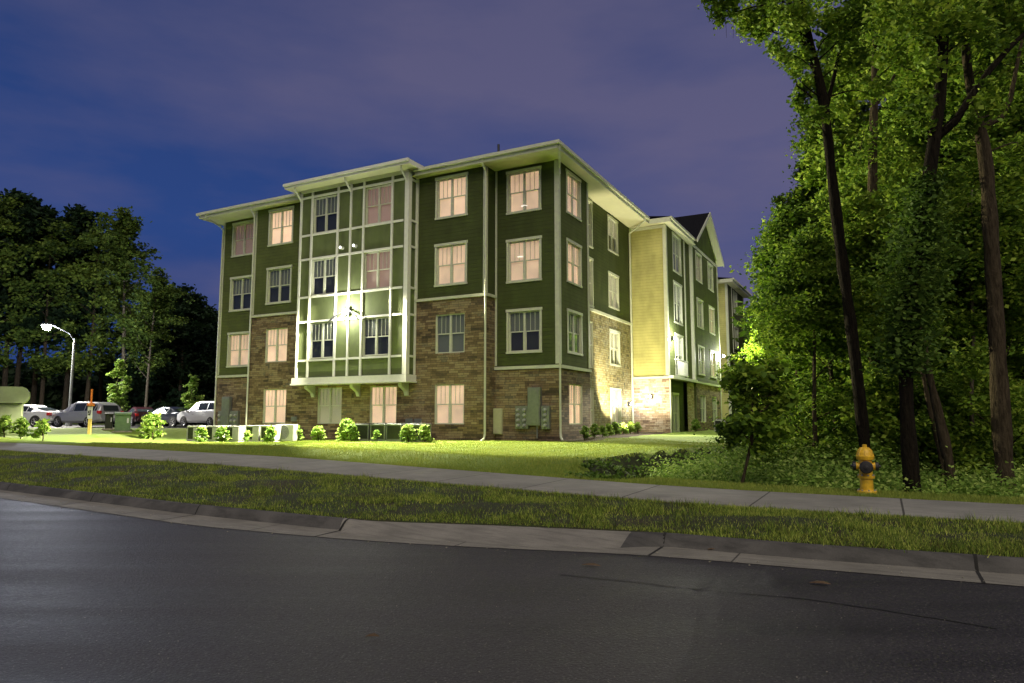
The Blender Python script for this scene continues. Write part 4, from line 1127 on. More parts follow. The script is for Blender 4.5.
# T1: dark trunk leaning left with a fork
Y = 15.5
cl = []
for (px, py, r, k) in ((725, 8, .35, 260), (745, 18, .4, 420), (762, 30, .35, 330), (735, -12, .5, 400), (770, 2, .5, 500), (792, 20, .5, 500), (780, 50, .25, 160), (800, 62, .35, 300), (806, 95, .3, 260), (797, 72, .25, 120), (840, 30, .5, 420), (862, 15, .5, 420), (815, -20, .7, 600), (850, 60, .4, 300), (790, -30, .8, 600), (835, -60, 1.0, 900), (800, -110, 1.2, 900), (860, -120, 1.2, 900), (815, 118, .25, 120), (838, 130, .3, 200), (868, 95, .35, 260)):
    p = A(px, py, Y + random.uniform(-.7, .7)); cl.append((p, r, k))
hero('forked_tree', [(*A(866, 418, Y)[:2], -.35), A(862, 420, Y), A(853, 340, Y), A(842, 260, Y), A(832, 180, Y), A(825, 105, Y), A(812, 50, Y), A(798, -10, Y), A(786, -120, Y)], [.15, .13, .125, .12, .115, .105, .085, .07, .04],
     'tall dark forked trunk leaning left, nearest the sky at the edge of the wood',
     [([A(825, 108, Y), A(818, 78, Y), A(803, 40, Y), A(790, 10, Y), A(760, 5, Y), A(735, 12, Y)], [.07, .06, .05, .035, .02, .01]),
      ([A(826, 110, Y), A(832, 85, Y), A(840, 50, Y), A(850, 10, Y), A(862, -60, Y)], [.05, .045, .04, .035, .02]),
      ([A(812, 98, Y), A(806, 92, Y), A(797, 86, Y), A(795, 74, Y)], [.025, .02, .014, .008])], clusters=cl, barkm='bark_dark')
# T2: ivy clad trunk leaning right
Y = 12.6
cl = []
for (px, py, r, k) in ((930, 40, .4, 350), (960, 20, .5, 450), (990, 40, .35, 260), (905, 10, .5, 450), (1010, 20, .45, 350), (920, 110, .3, 260), (945, -40, .8, 900), (890, 60, .35, 200), (985, 100, .25, 160), (1000, -20, .6, 500)):
    cl.append((A(px, py, Y + random.uniform(-.5, .7)), r, k))
hero('ivy_clad_tree', [(*A(912, 490, Y)[:2], -.2), A(911, 470, Y), A(907, 420, Y), A(905, 350, Y), A(912, 290, Y), A(922, 220, Y), A(933, 150, Y), A(941, 90, Y), A(944, 30, Y), A(952, -60, Y)], [.15, .135, .125, .12, .12, .12, .115, .1, .085, .05],
     'thick ivy clad trunk leaning right, just right of the fire hydrant',
     [([A(935, 140, Y), A(955, 122, Y), A(972, 95, Y), A(990, 70, Y), A(1012, 45, Y), A(1040, 20, Y)], [.075, .07, .065, .06, .05, .03])], clusters=cl, barkm='bark_dark', ivy=(.3, .62, .36, 9500))
# T3: straight trunk at the right
Y = 14
cl = []
for (px, py, r, k) in ((985, 60, .4, 250), (1010, 110, .35, 220), (960, 130, .3, 160), (1015, 150, .3, 160), (1000, 10, .5, 300), (970, -20, .6, 400), (1030, 60, .5, 300)):
    cl.append((A(px, py, Y + random.uniform(-.5, .9)), r, k))
hero('straight_tree', [(*A(1005, 485, Y)[:2], -.3), A(1004, 465, Y), A(1000, 400, Y), A(996, 320, Y), A(991, 240, Y), A(987, 170, Y), A(981, 130, Y), A(974, 110, Y), A(966, 60, Y), A(955, -80, Y)], [.2, .165, .155, .145, .14, .135, .12, .09, .07, .04],
     'straight bare brown trunk with a low fork near the right border',
     [([A(983, 130, Y), A(992, 122, Y), A(1001, 118, Y), A(1010, 100, Y), A(1022, 40, Y)], [.09, .07, .06, .05, .03])], barkm='bark', clusters=cl)
# slim leaning trunks
Y = 14.5
hero('slim_leaning_tree', [(*A(952, 480, Y)[:2], -.3), A(950, 470, Y), A(940, 420, Y), A(928, 370, Y), A(918, 320, Y), A(910, 260, Y), A(906, 200, Y)], [.11, .1, .09, .08, .07, .05, .03],
     'slim trunk leaning left between the ivy clad and the straight trunks', clusters=[(A(912, 250, Y), .5, 260), (A(905, 200, Y), .6, 360), (A(930, 330, Y), .3, 80)])
Y = 16
hero('thin_leaning_tree', [(*A(945, 470, Y)[:2], -.3), A(943, 465, Y), A(932, 420, Y), A(922, 370, Y), A(916, 330, Y)], [.06, .055, .05, .045, .02],
     'very thin trunk leaning left close behind the slim leaning one', clusters=[(A(916, 335, Y), .5, 200)])
Y = 17
hero('pale_sapling', [(*A(973, 478, Y)[:2], -.4), A(973, 460, Y), A(971, 400, Y), A(974, 330, Y), A(968, 250, Y), A(972, 190, Y)], [.06, .055, .05, .045, .035, .02],
     'thin pale sapling stem just left of the straight trunk', barkm='bark_pale', clusters=[(A(968, 260, Y), .6, 240), (A(972, 200, Y), .6, 260)])
Y = 18.5
hero('dark_upright_tree', [(*A(878, 470, Y)[:2], -.4), A(877, 440, Y), A(875, 330, Y), A(872, 200, Y), A(874, 100, Y), A(876, 40, Y), A(874, -60, Y)], [.16, .14, .13, .12, .1, .08, .05],
     'dark upright trunk behind the foliage between the forked and ivy clad trunks',
     [([A(873, 110, Y), A(885, 90, Y), A(905, 60, Y), A(915, 20, Y)], [.05, .045, .03, .015])], clusters=[(A(876, 40, Y), .8, 400), (A(900, 60, Y), .5, 200), (A(860, 150, Y), .6, 240), (A(890, 170, Y), .5, 200), (A(875, -30, Y), 1.0, 500)])
Y = 15
hero('hooked_sapling', [(*A(735, 478, 14)[:2], -.3), A(752, 440, 14), A(752, 400, 14), A(748, 370, 14)], [.035, .03, .025, .012],
     'small spreading sapling over the bank at the left end of the undergrowth', clusters=[(A(745, 385, 14), .38, 380), (A(775, 395, 14), .35, 330), (A(760, 420, 14), .35, 300), (A(735, 425, 14), .3, 240)], mat='leaf_wood', lsz=.1)

# undergrowth
def undergrowth():
    P_ = []; K = 0
    for _ in range(900):
        Y = random.uniform(12.2, 24); px = random.uniform(655, 1060)
        x = TX(px, Y); s = Lv[0] * x + Lv[1] * Y; n = Rv[0] * x + Rv[1] * Y
        dn = n - float(smo(F_T, s))
        lim = np.interp(x, [2, 4, 6, 9], [3.2, 2.6, 2.0, 1.7])
        dd = (np.interp(x, CR_X, CR_Y) - Y) * .75
        if dn < lim or x < 3.0 or dd < 1.3: continue
        z = hz(x, Y); hgt = random.uniform(.3, 1.0) * (1.0 if Y < 16 else 1.2) * (.65 if x < 5.5 else 1) * (1 if px < 900 else .75)
        m_ = 420
        c = np.array([x, Y, z + hgt * .45])
        P_.append(c + rng.normal(size=(m_, 3)) * np.array([.26, .26, hgt * .36]))
    return np.concatenate(P_)
U = undergrowth(); U = U[U[:, 2] > -.6]
tag(link('undergrowth', leafmesh('undergrowth', U, .055, 'leaf_shrub', flat=.7)), 'dense leafy undergrowth filling the ditch behind the hydrant', 'undergrowth', kind='stuff')
def ditch_weeds():
    P_ = []
    for _ in range(110):
        t = random.random(); x = 1.5 + 4.4 * t; Y = float(np.interp(x, CR_X, CR_Y)) - random.uniform(.3, 2.2)
        z = hz(x, Y); m_ = 45
        P_.append(np.array([x, Y, z + .03]) + rng.normal(size=(m_, 3)) * np.array([.25, .25, .045]))
    return np.concatenate(P_)
tag(link('ditch_weeds', leafmesh('ditch_weeds', ditch_weeds(), .07, 'leaf_deep', flat=.7)), 'low dark weeds on the shaded ditch bank below the lawn', 'weeds', kind='stuff')

# far wood behind building and right side : one mass
def far_mass(name, spec, lsz, mat, label):
    P_ = []
    for (x0, x1, y0, y1, h0, h1, n) in spec:
        for _ in range(n):
            x = random.uniform(x0, x1); y = random.uniform(y0, y1); h = random.uniform(h0, h1)
            m_ = 34
            c = np.array([x, y, h * random.random() ** .85])
            P_.append(c + rng.normal(size=(m_, 3)) * np.array([1.0, 1.0, .7]))
    return tag(link(name, leafmesh(name, np.concatenate(P_), lsz, mat)), label, 'wood', kind='stuff')
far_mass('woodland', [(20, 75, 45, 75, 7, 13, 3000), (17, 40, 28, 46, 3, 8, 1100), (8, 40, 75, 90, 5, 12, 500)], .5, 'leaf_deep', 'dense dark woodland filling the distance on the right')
far_mass('far_woodland', [(-95, -26, 74, 92, 2, 8.5, 2200), (-27, 0, 80, 95, 2, 11, 700)], .6, 'leaf_pine', 'dark far woodland beyond the parking lot on the left')

# left trees beyond the parking lot
FT = [TreeKind(H=20, base=7.5, rad=4.2, nclu=46, per=150, lsz=.24, trunk_r=.2, lean=(.4, .3), mat='leaf_far', barkm='bark_pale', cl=.8),
      TreeKind(H=19, base=5, rad=4.0, nclu=46, per=150, lsz=.24, trunk_r=.2, lean=(-.4, .2), mat='leaf_far', barkm='bark', cl=.8),
      TreeKind(H=20, base=8, rad=2.6, nclu=60, per=200, lsz=.3, trunk_r=.24, lean=(.1, .1), mat='leaf_pine', barkm='bark', cl=.8, top_shape=2.4, droop=.2)]
FT.append(TreeKind(H=12, base=1, rad=4.2, nclu=60, per=200, lsz=.3, trunk_r=.2, lean=(.1, .1), mat='leaf_pine', cl=.95))
for kd, px, Y, s_, lab in (
    (FT[0], 122, 60, .92, 'tall tree with a pale bare lower trunk, tallest against the sky on the left'),
    (FT[0], 145, 58, .64, 'slender tree with a thin pale trunk right of the tallest left tree'),
    (FT[1], 85, 62, .98, 'broad tree above the silver wagon'),
    (FT[2], 64, 63, .98, 'narrow tree above the parking lot lamp'),
    (FT[1], 40, 61, .93, 'broad tree behind the parking lot lamp'),
    (FT[2], 14, 62, 1.0, 'narrow dark tree second from the left border'),
    (FT[2], 2, 60, 1.0, 'narrow dark tree at the left border'),
    (FT[2], 32, 66, 1.02, 'narrow dark tree rising behind the broad left tree'),
    (FT[1], 100, 68, .98, 'tree behind and between the two tall left trees'),
    (FT[3], 178, 66, 1.0, 'dark rounded tree right of the slender pale trunk'),
    (FT[3], 199, 72, .95, 'low dark tree nearest the left end of the building'),
    (FT[3], 160, 70, 1.1, 'dark tree behind the slender pale trunk'),
    (FT[1], -20, 58, 1.0, 'tree just beyond the left border of the photograph')):
    plant(kd, 'roadside_tree', TX(px, Y), Y, s_, label=lab, group='trees beyond the parking lot')
BK = TreeKind(H=18, base=3, rad=4, nclu=70, per=170, lsz=.34, trunk_r=.22, lean=(.2, .2), mat='leaf_pine', cl=1.0)
for px, Y, s_, lab in ((735, 85, .8, 'dark tree beyond the far right end of the building'), (782, 62, .6, 'smaller dark tree right of the far end of the building'), (792, 58, .75, 'dark tree standing between the building end and the wood')):
    plant(BK, 'dark_tree', TX(px, Y), Y, s_, label=lab, group='dark trees beyond the far end')

# young trees and shrubs
YT = TreeKind(H=3.6, base=.9, rad=.75, nclu=30, per=60, lsz=.13, trunk_r=.035, lean=(.05, 0), mat='leaf_shrub', barkm='bark_pale', cl=.2)
plant(YT, 'young_tree', TX(117, 46), 46, 1.15, label='young leafy tree rising behind the silver wagon', group='young trees by the parking lot', z=.9)
plant(YT, 'young_tree', TX(191, 50), 50, .95, label='young leafy tree above the black sedan and white car', group='young trees by the parking lot', z=.9)
SH = TreeKind(H=1.0, base=.1, rad=.42, nclu=26, per=45, lsz=.1, trunk_r=.015, lean=(.05, 0), mat='leaf_shrub', cl=.14)
SH2 = TreeKind(H=.8, base=.08, rad=.32, nclu=18, per=34, lsz=.09, trunk_r=.012, lean=(-.05, .05), mat='leaf_shrub', cl=.12)
def onwall(px, w):
    r_ = ray(px, 441); base = P0 + Rv * w; t = (base @ Rv) / (r_[0] * Rv[0] + r_[1] * Rv[1]); return r_[0] * t, r_[1] * t
for px, w, s_, lab in ((201, -4.6, .95, 'leafy shrub before the leftmost white air conditioner'), (222, -4.6, 1.0, 'leafy shrub before the second white air conditioner'), (247, -4.6, .85, 'small shrub before the fourth white air conditioner'),
    (270, -4.3, 1.0, 'leafy shrub before the flat white fan unit'), (295, -3.0, 1.0, 'shrub right of the flat white fan unit'), (318, -2.8, .95, 'shrub standing alone under the yellowish window'),
    (346, -2.9, 1.35, 'largest yellow green shrub left of the dark air conditioners'), (352, -3.4, 1.0, 'low bright shrub in front of the largest one'), (376, -3.6, .8, 'shrub before the dark air conditioners, at their left'), (408, -3.5, 1.0, 'shrub before the dark air conditioners, at their right'), (425, -3.2, 1.0, 'shrub at the right end of the dark air conditioners')):
    x, y = onwall(px, w); plant(SH if s_ > .9 else SH2, 'shrub', x, y, s_ * .72, label=lab, cat='shrub', group='shrubs planted along the front')
for i, (u, w, s_) in enumerate(((-.8, .9, .9), (-.8, 2.0, .95), (-.8, 3.1, .8), (-.4, 5.0, .9), (-.3, 6.2, 1.0), (-.3, 7.5, .9), (-.2, 8.8, 1.0), (-.2, 10.0, .95), (-2.2, 15.2, 1.1))):
    x, y, _ = wpos(u, w, 0); plant(SH2, 'hedge_shrub', x, y, s_ * .8, cat='shrub', group='shrubs planted along the right side',
        label=['dark shrub nearest the front corner downspout', 'dark shrub, second from the front corner', 'dark shrub at the step in the right wall', 'small shrub before the tall side windows', 'shrub between the tall side windows and the lit stone', 'shrub left of the lit lower side window', 'shrub under the lit lower side window', 'shrub beside the bright wall lamp', 'shrub below the balconies'][i])
x, y, _ = at(152, 420, 37); plant(SH, 'leafy_shrub', x, y, 1.35, label='tall bright green shrub right of the green transformer', cat='shrub')
for px, lab in ((3, 'shrub at the left border before the green cabinet'), (21, 'dark green shrub before the right corner of the green cabinet'), (41, 'small shrub right of the green cabinet')):
    x, y, _ = at(px, 433, 30.2); plant(SH2, 'low_shrub', x, y, 1.05, label=lab, cat='shrub', group='shrubs by the green cabinet')

def bed(u0, u1, w0, w1, name, label):
    nu, nw = 8, 40; V = []
    for i in range(nu):
        for j in range(nw):
            x, y, _ = wpos(u0 + (u1 - u0) * i / (nu - 1), w0 + (w1 - w0) * j / (nw - 1), 0)
            V.append((x + .06 * math.sin(j * 1.3) * (i == 0), y + .06 * math.cos(j * 1.7) * (i == 0), hz(x, y) + .035 - .05 * (i == 0)))
    mbb = MB(); mbb.v = V
    for i in range(nu - 1):
        for j in range(nw - 1):
            a_ = i * nw + j; mbb.f.append((a_, a_ + 1, a_ + nw + 1, a_ + nw)); mbb.m.append(0)
    o = mbb.build(name, 'mulch', smooth=True); tag(o, label, kind='structure')
bed(-1.45, .85, -.5, 12.0, 'planting_bed', 'dark mulch bed along the foot of the right side wall')
# ------------------------------------------------------------------ fire hydrant
hx, hy = A(867, 492, 11.5)[:2]; hzz = hz(hx, hy)
hyd = empty('fire_hydrant', (hx, hy, hzz), R_(-24), 'yellow fire hydrant with a black front cap on the grass edge of the sidewalk', 'fire hydrant')
m = MB(); m.lathe([(.15, -.05), (.15, .035), (.145, .045), (.105, .05), (.1, .06), (.098, .24), (.125, .245), (.127, .285), (.1, .29), (.1, .54), (.13, .545), (.135, .57), (.12, .58)], n=24)
m.lathe([(.075, 0), (.075, -.12), (.088, -.125), (.088, -.15)], (0, 0, .43), 'y', 20)
for sx in (-1, 1): m.lathe([(.055, 0), (.055, sx * .12), (.064, sx * .125), (.064, sx * .14)], (0, 0, .44), 'x', 16)
m.build('barrel', 'hydrant_yellow', hyd, smooth=False)
m = MB()
for t in range(8):
    a_ = t * math.pi / 4 + .2
    for rr, zz in ((.128, .045), (.114, .285)): m.lathe([(.013, 0), (.013, .02), (.006, .024)], (rr * math.cos(a_), rr * math.sin(a_), zz), 'z', 6)
m.build('flange_bolts', 'chrome', hyd)
m = MB(); m.lathe([(.135, .575), (.138, .6), (.122, .615), (.112, .66), (.088, .71), (.05, .74), (.035, .745), (.035, .785), (.02, .79)], n=24)
for t in range(8):
    a_ = t * math.pi / 4; m.tube([(.125 * math.cos(a_), .125 * math.sin(a_), .61), (.1 * math.cos(a_), .1 * math.sin(a_), .69), (.055 * math.cos(a_), .055 * math.sin(a_), .74)], .01, 5)
m.build('bonnet', 'hydrant_yellow', hyd)
m = MB(); m.lathe([(.088, -.151), (.1, -.155), (.102, -.2), (.085, -.22), (.03, -.225), (.028, -.255), (.01, -.257)], (0, 0, .43), 'y', 20)
m.build('front_cap', 'hydrant_black', hyd)
for sx in (-1, 1):
    m = MB(); m.lathe([(.064, sx * .141), (.072, sx * .145), (.072, sx * .18), (.055, sx * .195), (.022, sx * .197), (.02, sx * .22), (.01, sx * .222)], (0, 0, .44), 'x', 16); m.build('side_cap', 'dark_metal', hyd)

# ------------------------------------------------------------------ left utilities
x0, _, _ = at(8, 435, 31); xr = at(27.5, 435, 31)[0]; zb = hz(x0, 31)
cab = empty('utility_cabinet', (xr - 1.3, 31.0, zb), R_(33), 'large pale green cabinet with a rounded lid at the left border', 'utility cabinet')
m = MB(); m.box(-1.1, .82, -.7, .7, -.2, 1.5, bev=.03); m.box(-1.14, .9, -.76, .76, -.22, .05, bev=.02); m.build('body', 'cabinet_green', cab)
m = MB(); pr_ = [(-.95, 1.48), (.95, 1.48)] ; arc = []
poly = [(-1.3, 1.5), (.86, 1.5), (.98, 1.62), (1.05, 1.8), (1.03, 2.0), (.92, 2.16), (.78, 2.22), (-1.3, 2.22)]
m.prism(poly, 'y', -.85, .85); m.build('lid', 'cabinet_green', cab)
m = MB(); m.box(-1.08, .8, -.725, -.703, .12, 1.38, bev=.008); m.build('door', 'cabinet_green', cab)
# transformer
def green_box(px0, px1, ytop, ybot, Y, mat, name, label, cat):
    p0 = at(px0, ybot, Y); p1 = at(px1, ybot, Y); top = at(px0, ytop, Y)[2]; w_ = (p1[0] - p0[0]) * .8; z_ = hz((p0[0] + p1[0]) / 2, Y); h_ = top - z_
    r = empty(name, ((p0[0] + p1[0]) / 2, Y + .5, z_), R_(27), label, cat)
    m = MB(); m.box(-w_ / 2, w_ / 2, -.45, .45, .06, h_ * .9, bev=.02); m.build('body', mat, r)
    m = MB(); m.prism([(-.52, h_ * .86), (.5, h_ * .9), (.5, h_ * .97), (-.1, h_), (-.52, h_ * .93)], 'x', -w_ / 2 - .04, w_ / 2 + .04); m.build('lid', mat, r)
    m = MB(); m.box(-w_ / 2 - .12, w_ / 2 + .12, -.6, .6, -.2, .058); m.build('pad', 'pebble', r)
    m = MB(); m.box(w_ * .28, w_ * .4, -.462, -.452, h_ * .45, h_ * .7); m.build('notice_plate', 'plate', r)
green_box(109, 126, 412, 428, 38.5, 'transformer_green', 'transformer', 'green pad mounted transformer box beside the marker post', 'transformer')
green_box(99.5, 107.5, 412.5, 428, 39, 'grille_dark', 'pedestal_box', 'small dark utility box between the marker post and the transformer', 'utility box')
# marker post
mx, my, _ = at(89.5, 428, 36.5); mz = hz(mx, my); mk = empty('marker_post', (mx, my, mz), 0, 'yellow marker post with an orange tip and a small white sign', 'marker post')
m = MB(); m.box(-.09, .09, -.03, .03, -.2, .8, bev=.01); m.build('base', 'yellow_post', mk)
m = MB(); m.box(-.13, .13, -.055, -.032, .8, 1.45, bev=.008); q = m.build('sign_board', 'plate', mk)
m = MB(); m.box(-.1, .03, -.06, -.057, .98, 1.05); m.box(-.02, .04, -.06, -.057, 1.052, 1.25); m.box(-.1, -.04, -.06, -.057, 1.08, 1.22); m.build('sign_marks', 'hydrant_black', q)
m = MB(); m.lathe([(.17, 1.46), (.19, 1.5), (.17, 1.62), (.05, 1.66)], n=14); m.build('collar', 'orange', mk)
m = MB(); m.tube([(0, 0, 1.5), (0, 0, 2.35)], .05, 8); m.build('rod', 'orange', mk)
mk['label'] = 'slim orange and yellow marker post with small white sign'

# street lamp
lx, ly = at(70, 405, 48)[:2]; lz = .93
sl = empty('street_lamp', (lx, ly, lz), 0, 'tall parking lot lamp, switched on, behind the silver wagon', 'street lamp')
tp = at(70, 339, 48)[2] - lz; lp = at(47, 326, 48)
m = MB(); m.lathe([(.2, -.1), (.2, .4), (.1, .45), (.095, .5)], n=12); m.tube([(0, 0, .4), (0, 0, tp)], [.1, .07], 10); m.build('pole', 'grey_metal', sl)
m = MB(); m.tube([(0, 0, tp - .1), (-.4, 0, tp + .4), (lp[0] - lx + .35, 0, lp[2] - lz + .08)], .04, 8); m.build('arm', 'dark_metal', sl)
m = MB(); m.box(lp[0] - lx - .35, lp[0] - lx + .35, -.18, .18, lp[2] - lz + .03, lp[2] - lz + .16, bev=.03); hd = m.build('lamp_head', 'grey_metal', sl)
m = MB(); m.lathe([(.03, -.3), (.2, -.24), (.27, -.1), (.22, .025)], (lp[0] - lx, 0, lp[2] - lz), n=16); m.build('lens', 'lamp_lens_cold', hd)
lamp('street_lamp_light', (lp[0], lp[1], lp[2] - .35), 5000, (.86, .9, 1), .2)
lamp('street_lamp_light', (lp[0], lp[1], lp[2] - .3), 22000, (1, .93, .75), .2, spot=112, target=(lp[0] + 2.5, lp[1] - 1.4, 1))

# ------------------------------------------------------------------ cars
def make_car(name, loc, rz, paint, kind, label, scale=1.0, group='cars in the parking lot'):
    r = empty(name, loc, rz, label, 'car', group); r.scale = (scale,) * 3
    # x forward; stations: x, top z, belt z, half width low, half width roof
    if kind == 'wagon':
        st = [(-2.38, .62, .6, .7, .66), (-2.32, 1.0, .98, .82, .6), (-2.2, 1.42, 1.0, .87, .6), (-1.9, 1.55, 1.0, .9, .64), (-1.0, 1.62, .98, .92, .68), (0, 1.62, .96, .92, .69), (.55, 1.5, .95, .92, .66), (1.05, 1.2, .95, .91, .66), (1.38, .98, .93, .9, .8), (1.9, .86, .82, .87, .78), (2.3, .7, .66, .78, .7), (2.42, .5, .48, .66, .6)]
    elif kind == 'suv':
        st = [(-2.38, .7, .68, .8, .7), (-2.34, 1.08, 1.05, .9, .66), (-2.22, 1.6, 1.1, .94, .66), (-1.9, 1.72, 1.1, .96, .7), (-1.0, 1.76, 1.08, .97, .73), (0, 1.76, 1.06, .97, .73), (.5, 1.66, 1.06, .97, .71), (1.0, 1.3, 1.06, .96, .72), (1.25, 1.12, 1.06, .95, .85), (1.9, 1.04, .98, .93, .84), (2.3, .9, .85, .86, .78), (2.44, .6, .58, .76, .7)]
    else:
        st = [(-2.35, .6, .58, .66, .6), (-2.25, .95, .9, .82, .66), (-1.7, 1.02, .94, .88, .7), (-1.15, 1.2, .94, .9, .62), (-.7, 1.38, .94, .9, .6), (0, 1.43, .93, .9, .62), (.5, 1.34, .92, .9, .6), (.95, 1.12, .92, .9, .64), (1.25, .94, .9, .89, .78), (1.9, .82, .78, .86, .74), (2.3, .66, .62, .76, .66), (2.4, .48, .46, .64, .58)]
    rings = []
    for x, zt, zb_, hw, hr in st:
        lo = .28 if -2.2 < x < 2.2 else .36
        half = [(hw * .92, lo), (hw, lo + .14), (hw * 1.0, (lo + zb_) / 2 + .05), (hw * .975, zb_), (hr if zt > zb_ + .1 else hw * .93, zt - .04 if zt > zb_ + .1 else zt - .012), (hr * .85 if zt > zb_ + .1 else hw * .6, zt)]
        rings.append([(x, -a_, z_) for a_, z_ in half] + [(x, a_, z_) for a_, z_ in half[::-1]])
    b = MB(); b.loft(rings); fixn(b.build('body', paint, r))
    # windows
    cab_ = [s for s in st if s[1] > s[2] + .12]
    for sy in (-1, 1):
        w_ = MB()
        for i in range(len(cab_) - 1):
            q0, q1 = cab_[i], cab_[i + 1]; pts = []
            def sp_(q, t): 
                y = (q[3] * .975) * (1 - t) + q[4] * t; z = q[2] * (1 - t) + (q[1] - .04) * t; return (y + .006, z)
            g_ = .03 if i else .12
            x0_, x1_ = q0[0] + g_, q1[0] - .03
            if x1_ - x0_ < .08: continue
            (y00, z00), (y01, z01) = sp_(q0, .1), sp_(q0, .86); (y10, z10), (y11, z11) = sp_(q1, .1), sp_(q1, .86)
            w_.poly([(x0_, sy * y00, z00), (x1_, sy * y10, z10), (x1_, sy * y11, z11), (x0_, sy * y01, z01)])
        w_.build('side_windows', 'car_glass', r)
    fr = [s for s in st if s[0] > 0 and s[1] > s[2] + .03]
    q0, q1 = cab_[-2], cab_[-1]; nxt = st[st.index(cab_[-1]) + 1]
    w_ = MB(); rr_ = [q0, q1, nxt]
    for a_, c_ in ((rr_[0], rr_[1]), (rr_[1], rr_[2])):
        w_.poly([(a_[0], -a_[4] * .84, a_[1] + .006), (c_[0], -c_[4] * .84, c_[1] + .008), (c_[0], c_[4] * .84, c_[1] + .008), (a_[0], a_[4] * .84, a_[1] + .006)])
    w_.build('windshield', 'car_glass', r)
    q1 = st[2] if kind != 'sedan' else st[4]; q0 = st[1] if kind != 'sedan' else st[2]
    w_ = MB(); w_.poly([(q0[0] - .012, -q0[4] * .88, q0[1] + .05), (q0[0] - .012, q0[4] * .88, q0[1] + .05), (q1[0] - .012, q1[4] * .84, q1[1] - .04), (q1[0] - .012, -q1[4] * .84, q1[1] - .04)]); w_.build('rear_window', 'car_glass', r)
    hwm = .9 if kind != 'suv' else .95
    for sx in (-1.4, 1.42):
        for sy in (-1, 1):
            m = MB(); m.lathe([(.2, sy * .01), (.33, sy * .0), (.345, sy * .05), (.345, sy * .18), (.32, sy * .21), (.23, sy * .215)], (sx, sy * (hwm - .185), .345), 'y', 20); wh = m.build('tyre', 'rubber', r)
            m = MB(); m.lathe([(.225, .0), (.225, sy * .03), (.19, sy * .01), (.05, sy * .02), (.02, sy * .03)], (sx, sy * (hwm + .01), .345), 'y', 16)
            for t in range(5):
                a_ = t * 2 * math.pi / 5; m.tube([(sx, sy * (hwm + .025), .345), (sx + .2 * math.cos(a_), sy * (hwm + .03), .345 + .2 * math.sin(a_))], .022, 5)
            m.build('rim', 'rim_metal', wh)
            m = MB(); m.lathe([(.38, 0), (.38, sy * .012), (.34, sy * .012), (.34, 0)], (sx, sy * (hwm - .0), .36), 'y', 20); m.build('wheel_arch', 'rubber', r)
    ztl = {'wagon': .95, 'suv': 1.0, 'sedan': .82}[kind]
    for sy in (-1, 1):
        m = MB(); m.box(-2.37, -2.12, sy * .86, sy * .66, ztl - .1, ztl + .1, bev=.02); m.build('tail_light', 'red_lens', r)
        m = MB(); m.box(2.12, 2.36, sy * .74, sy * .5, .62, .76, bev=.02); m.build('headlight', 'clear_lens', r)
        m = MB(); m.box(.9, 1.06, sy * .92, sy * 1.08, .98, 1.1, bev=.02); m.build('mirror', paint, r)
        m = MB(); m.box(-.75, -.6, sy * (hwm + .005), sy * (hwm + .03), .84, .87); m.box(.35, .5, sy * (hwm + .005), sy * (hwm + .03), .83, .86); m.build('door_handle', 'chrome', r)
    for bb in ((-2.44, -2.3, -.72, .72, .38, .56), (2.3, 2.46, -.66, .66, .3, .44)):
        m = MB(); m.box(*bb, bev=.03); m.build('bumper', paint, r)
    m = MB(); m.box(-2.46, -2.441, -.16, .16, .6, .74); m.build('number_plate', 'plate', r)
    return r
def cpos(px, Y, z=.93): return (TX(px, Y), Y, z)
make_car('parked_car', cpos(86, 44), R_(157), 'paint_silver', 'wagon', 'silver wagon parked behind the marker post, facing left', .97)
make_car('parked_car', cpos(27, 45), R_(180 - 8), 'paint_white', 'sedan', 'white sedan half hidden by the green cabinet, left of the silver wagon', 1.0)
make_car('parked_car', cpos(141, 50), R_(130), 'paint_maroon', 'sedan', 'dark maroon car behind the tall bright shrub', .95)
make_car('parked_car', cpos(170, 48), R_(155), 'paint_black', 'sedan', 'black sedan between the maroon car and the white SUV', .95)
make_car('parked_car', cpos(209, 46), R_(150), 'paint_white', 'suv', 'white SUV parked against the left end of the building', .95)

# ------------------------------------------------------------------ sky + sun
w = bpy.data.worlds.new('World'); sc.world = w; w.use_nodes = True
N = w.node_tree.nodes; Lk = w.node_tree.links; N.clear()
out = N.new('ShaderNodeOutputWorld'); bg = N.new('ShaderNodeBackground'); Lk.new(bg.outputs[0], out.inputs[0])
tc = N.new('ShaderNodeTexCoord'); s_ = N.new('ShaderNodeSeparateXYZ'); Lk.new(tc.outputs['Generated'], s_.inputs[0])
sky = N.new('ShaderNodeTexSky'); sky.sky_type = 'NISHITA'; sky.sun_disc = False; sky.sun_elevation = R_(-3); sky.sun_rotation = R_(200)
mp = N.new('ShaderNodeMapping'); mp.inputs['Scale'].default_value = (1.3, 1.3, 4.2); Lk.new(tc.outputs['Generated'], mp.inputs[0])
f1 = noise(N, Lk, mp.outputs[0], 1.5, 6, .52)
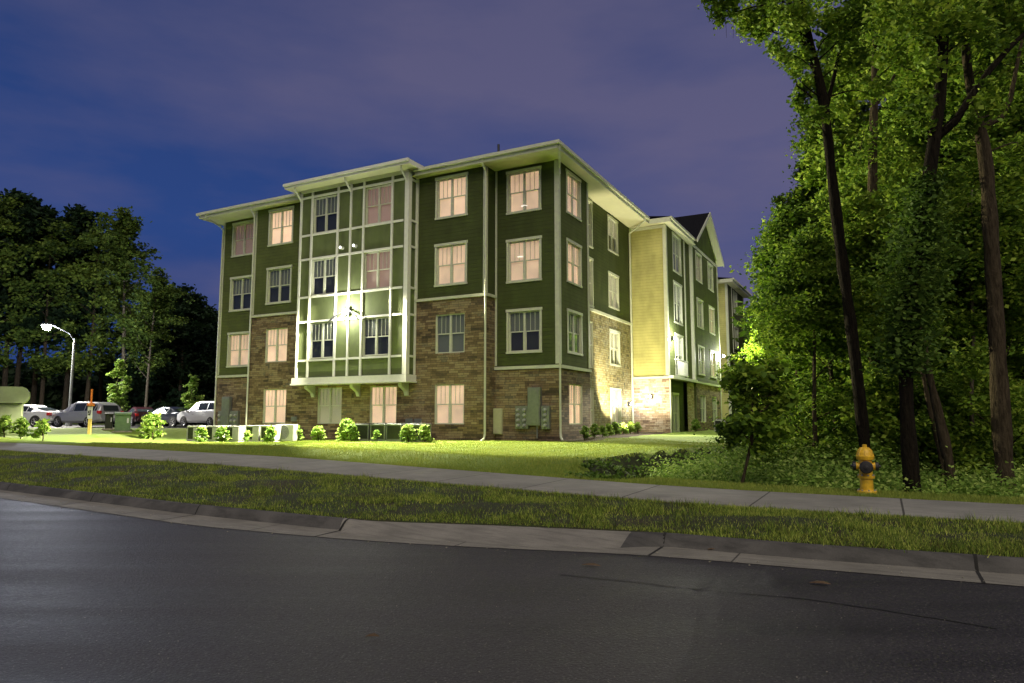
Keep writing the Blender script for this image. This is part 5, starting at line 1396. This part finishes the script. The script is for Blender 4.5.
# clouds thicken right and upward; cloud behind the camera added to dull blue reflections
k = mth(N, Lk, 'ADD', f1, mth(N, Lk, 'ADD', mth(N, Lk, 'MULTIPLY', s_.outputs['X'], .30), mth(N, Lk, 'ADD', mth(N, Lk, 'MULTIPLY', s_.outputs['Z'], .28), mth(N, Lk, 'MULTIPLY', mth(N, Lk, 'MINIMUM', s_.outputs['Y'], 0.0), -.45))))
fac = ramp(N, Lk, k, [(.36, (0,) * 3), (.74, (1,) * 3)])
blue = ramp(N, Lk, s_.outputs['Z'], [(0.0, (.02, .05, .19)), (.25, (.024, .06, .22)), (.6, (.02, .04, .14))])
cl_ = ramp(N, Lk, s_.outputs['Z'], [(0.0, (.13, .12, .22)), (.35, (.11, .106, .212)), (.7, (.08, .082, .17))])
c = mix(N, Lk, fac, blue, cl_)
add = mix(N, Lk, .02, c, sky.outputs['Color'], 'ADD')
Lk.new(add, bg.inputs['Color']); bg.inputs['Strength'].default_value = 1.0
sd = bpy.data.lights.new('skyglow', 'SUN'); sd.energy = 2.1; sd.angle = R_(60); sd.color = (1, .9, .66)
so = bpy.data.objects.new('skyglow', sd); C.objects.link(so); so.rotation_euler = (R_(42), 0, R_(4))

# ------------------------------------------------------------------ camera + render
cd = bpy.data.cameras.new('Camera'); cam = bpy.data.objects.new('Camera', cd); C.objects.link(cam)
cam.location = (0, 0, EYE); cam.rotation_euler = (math.pi / 2 + PITCH, 0, 0)
cd.sensor_width = 36; cd.lens = FPX / 1024 * 36; cd.clip_end = 1500; cd.clip_start = .05
sc.camera = cam
sc.view_settings.view_transform = 'Standard'; sc.view_settings.look = 'None'; sc.view_settings.exposure = 0; sc.view_settings.gamma = 1
sc.render.engine = 'CYCLES'
cy = sc.cycles; cy.use_denoising = True; cy.max_bounces = 6; cy.diffuse_bounces = 3; cy.glossy_bounces = 3; cy.transmission_bounces = 4; cy.transparent_max_bounces = 8
cy.sample_clamp_indirect = 4; cy.caustics_reflective = False; cy.caustics_refractive = False
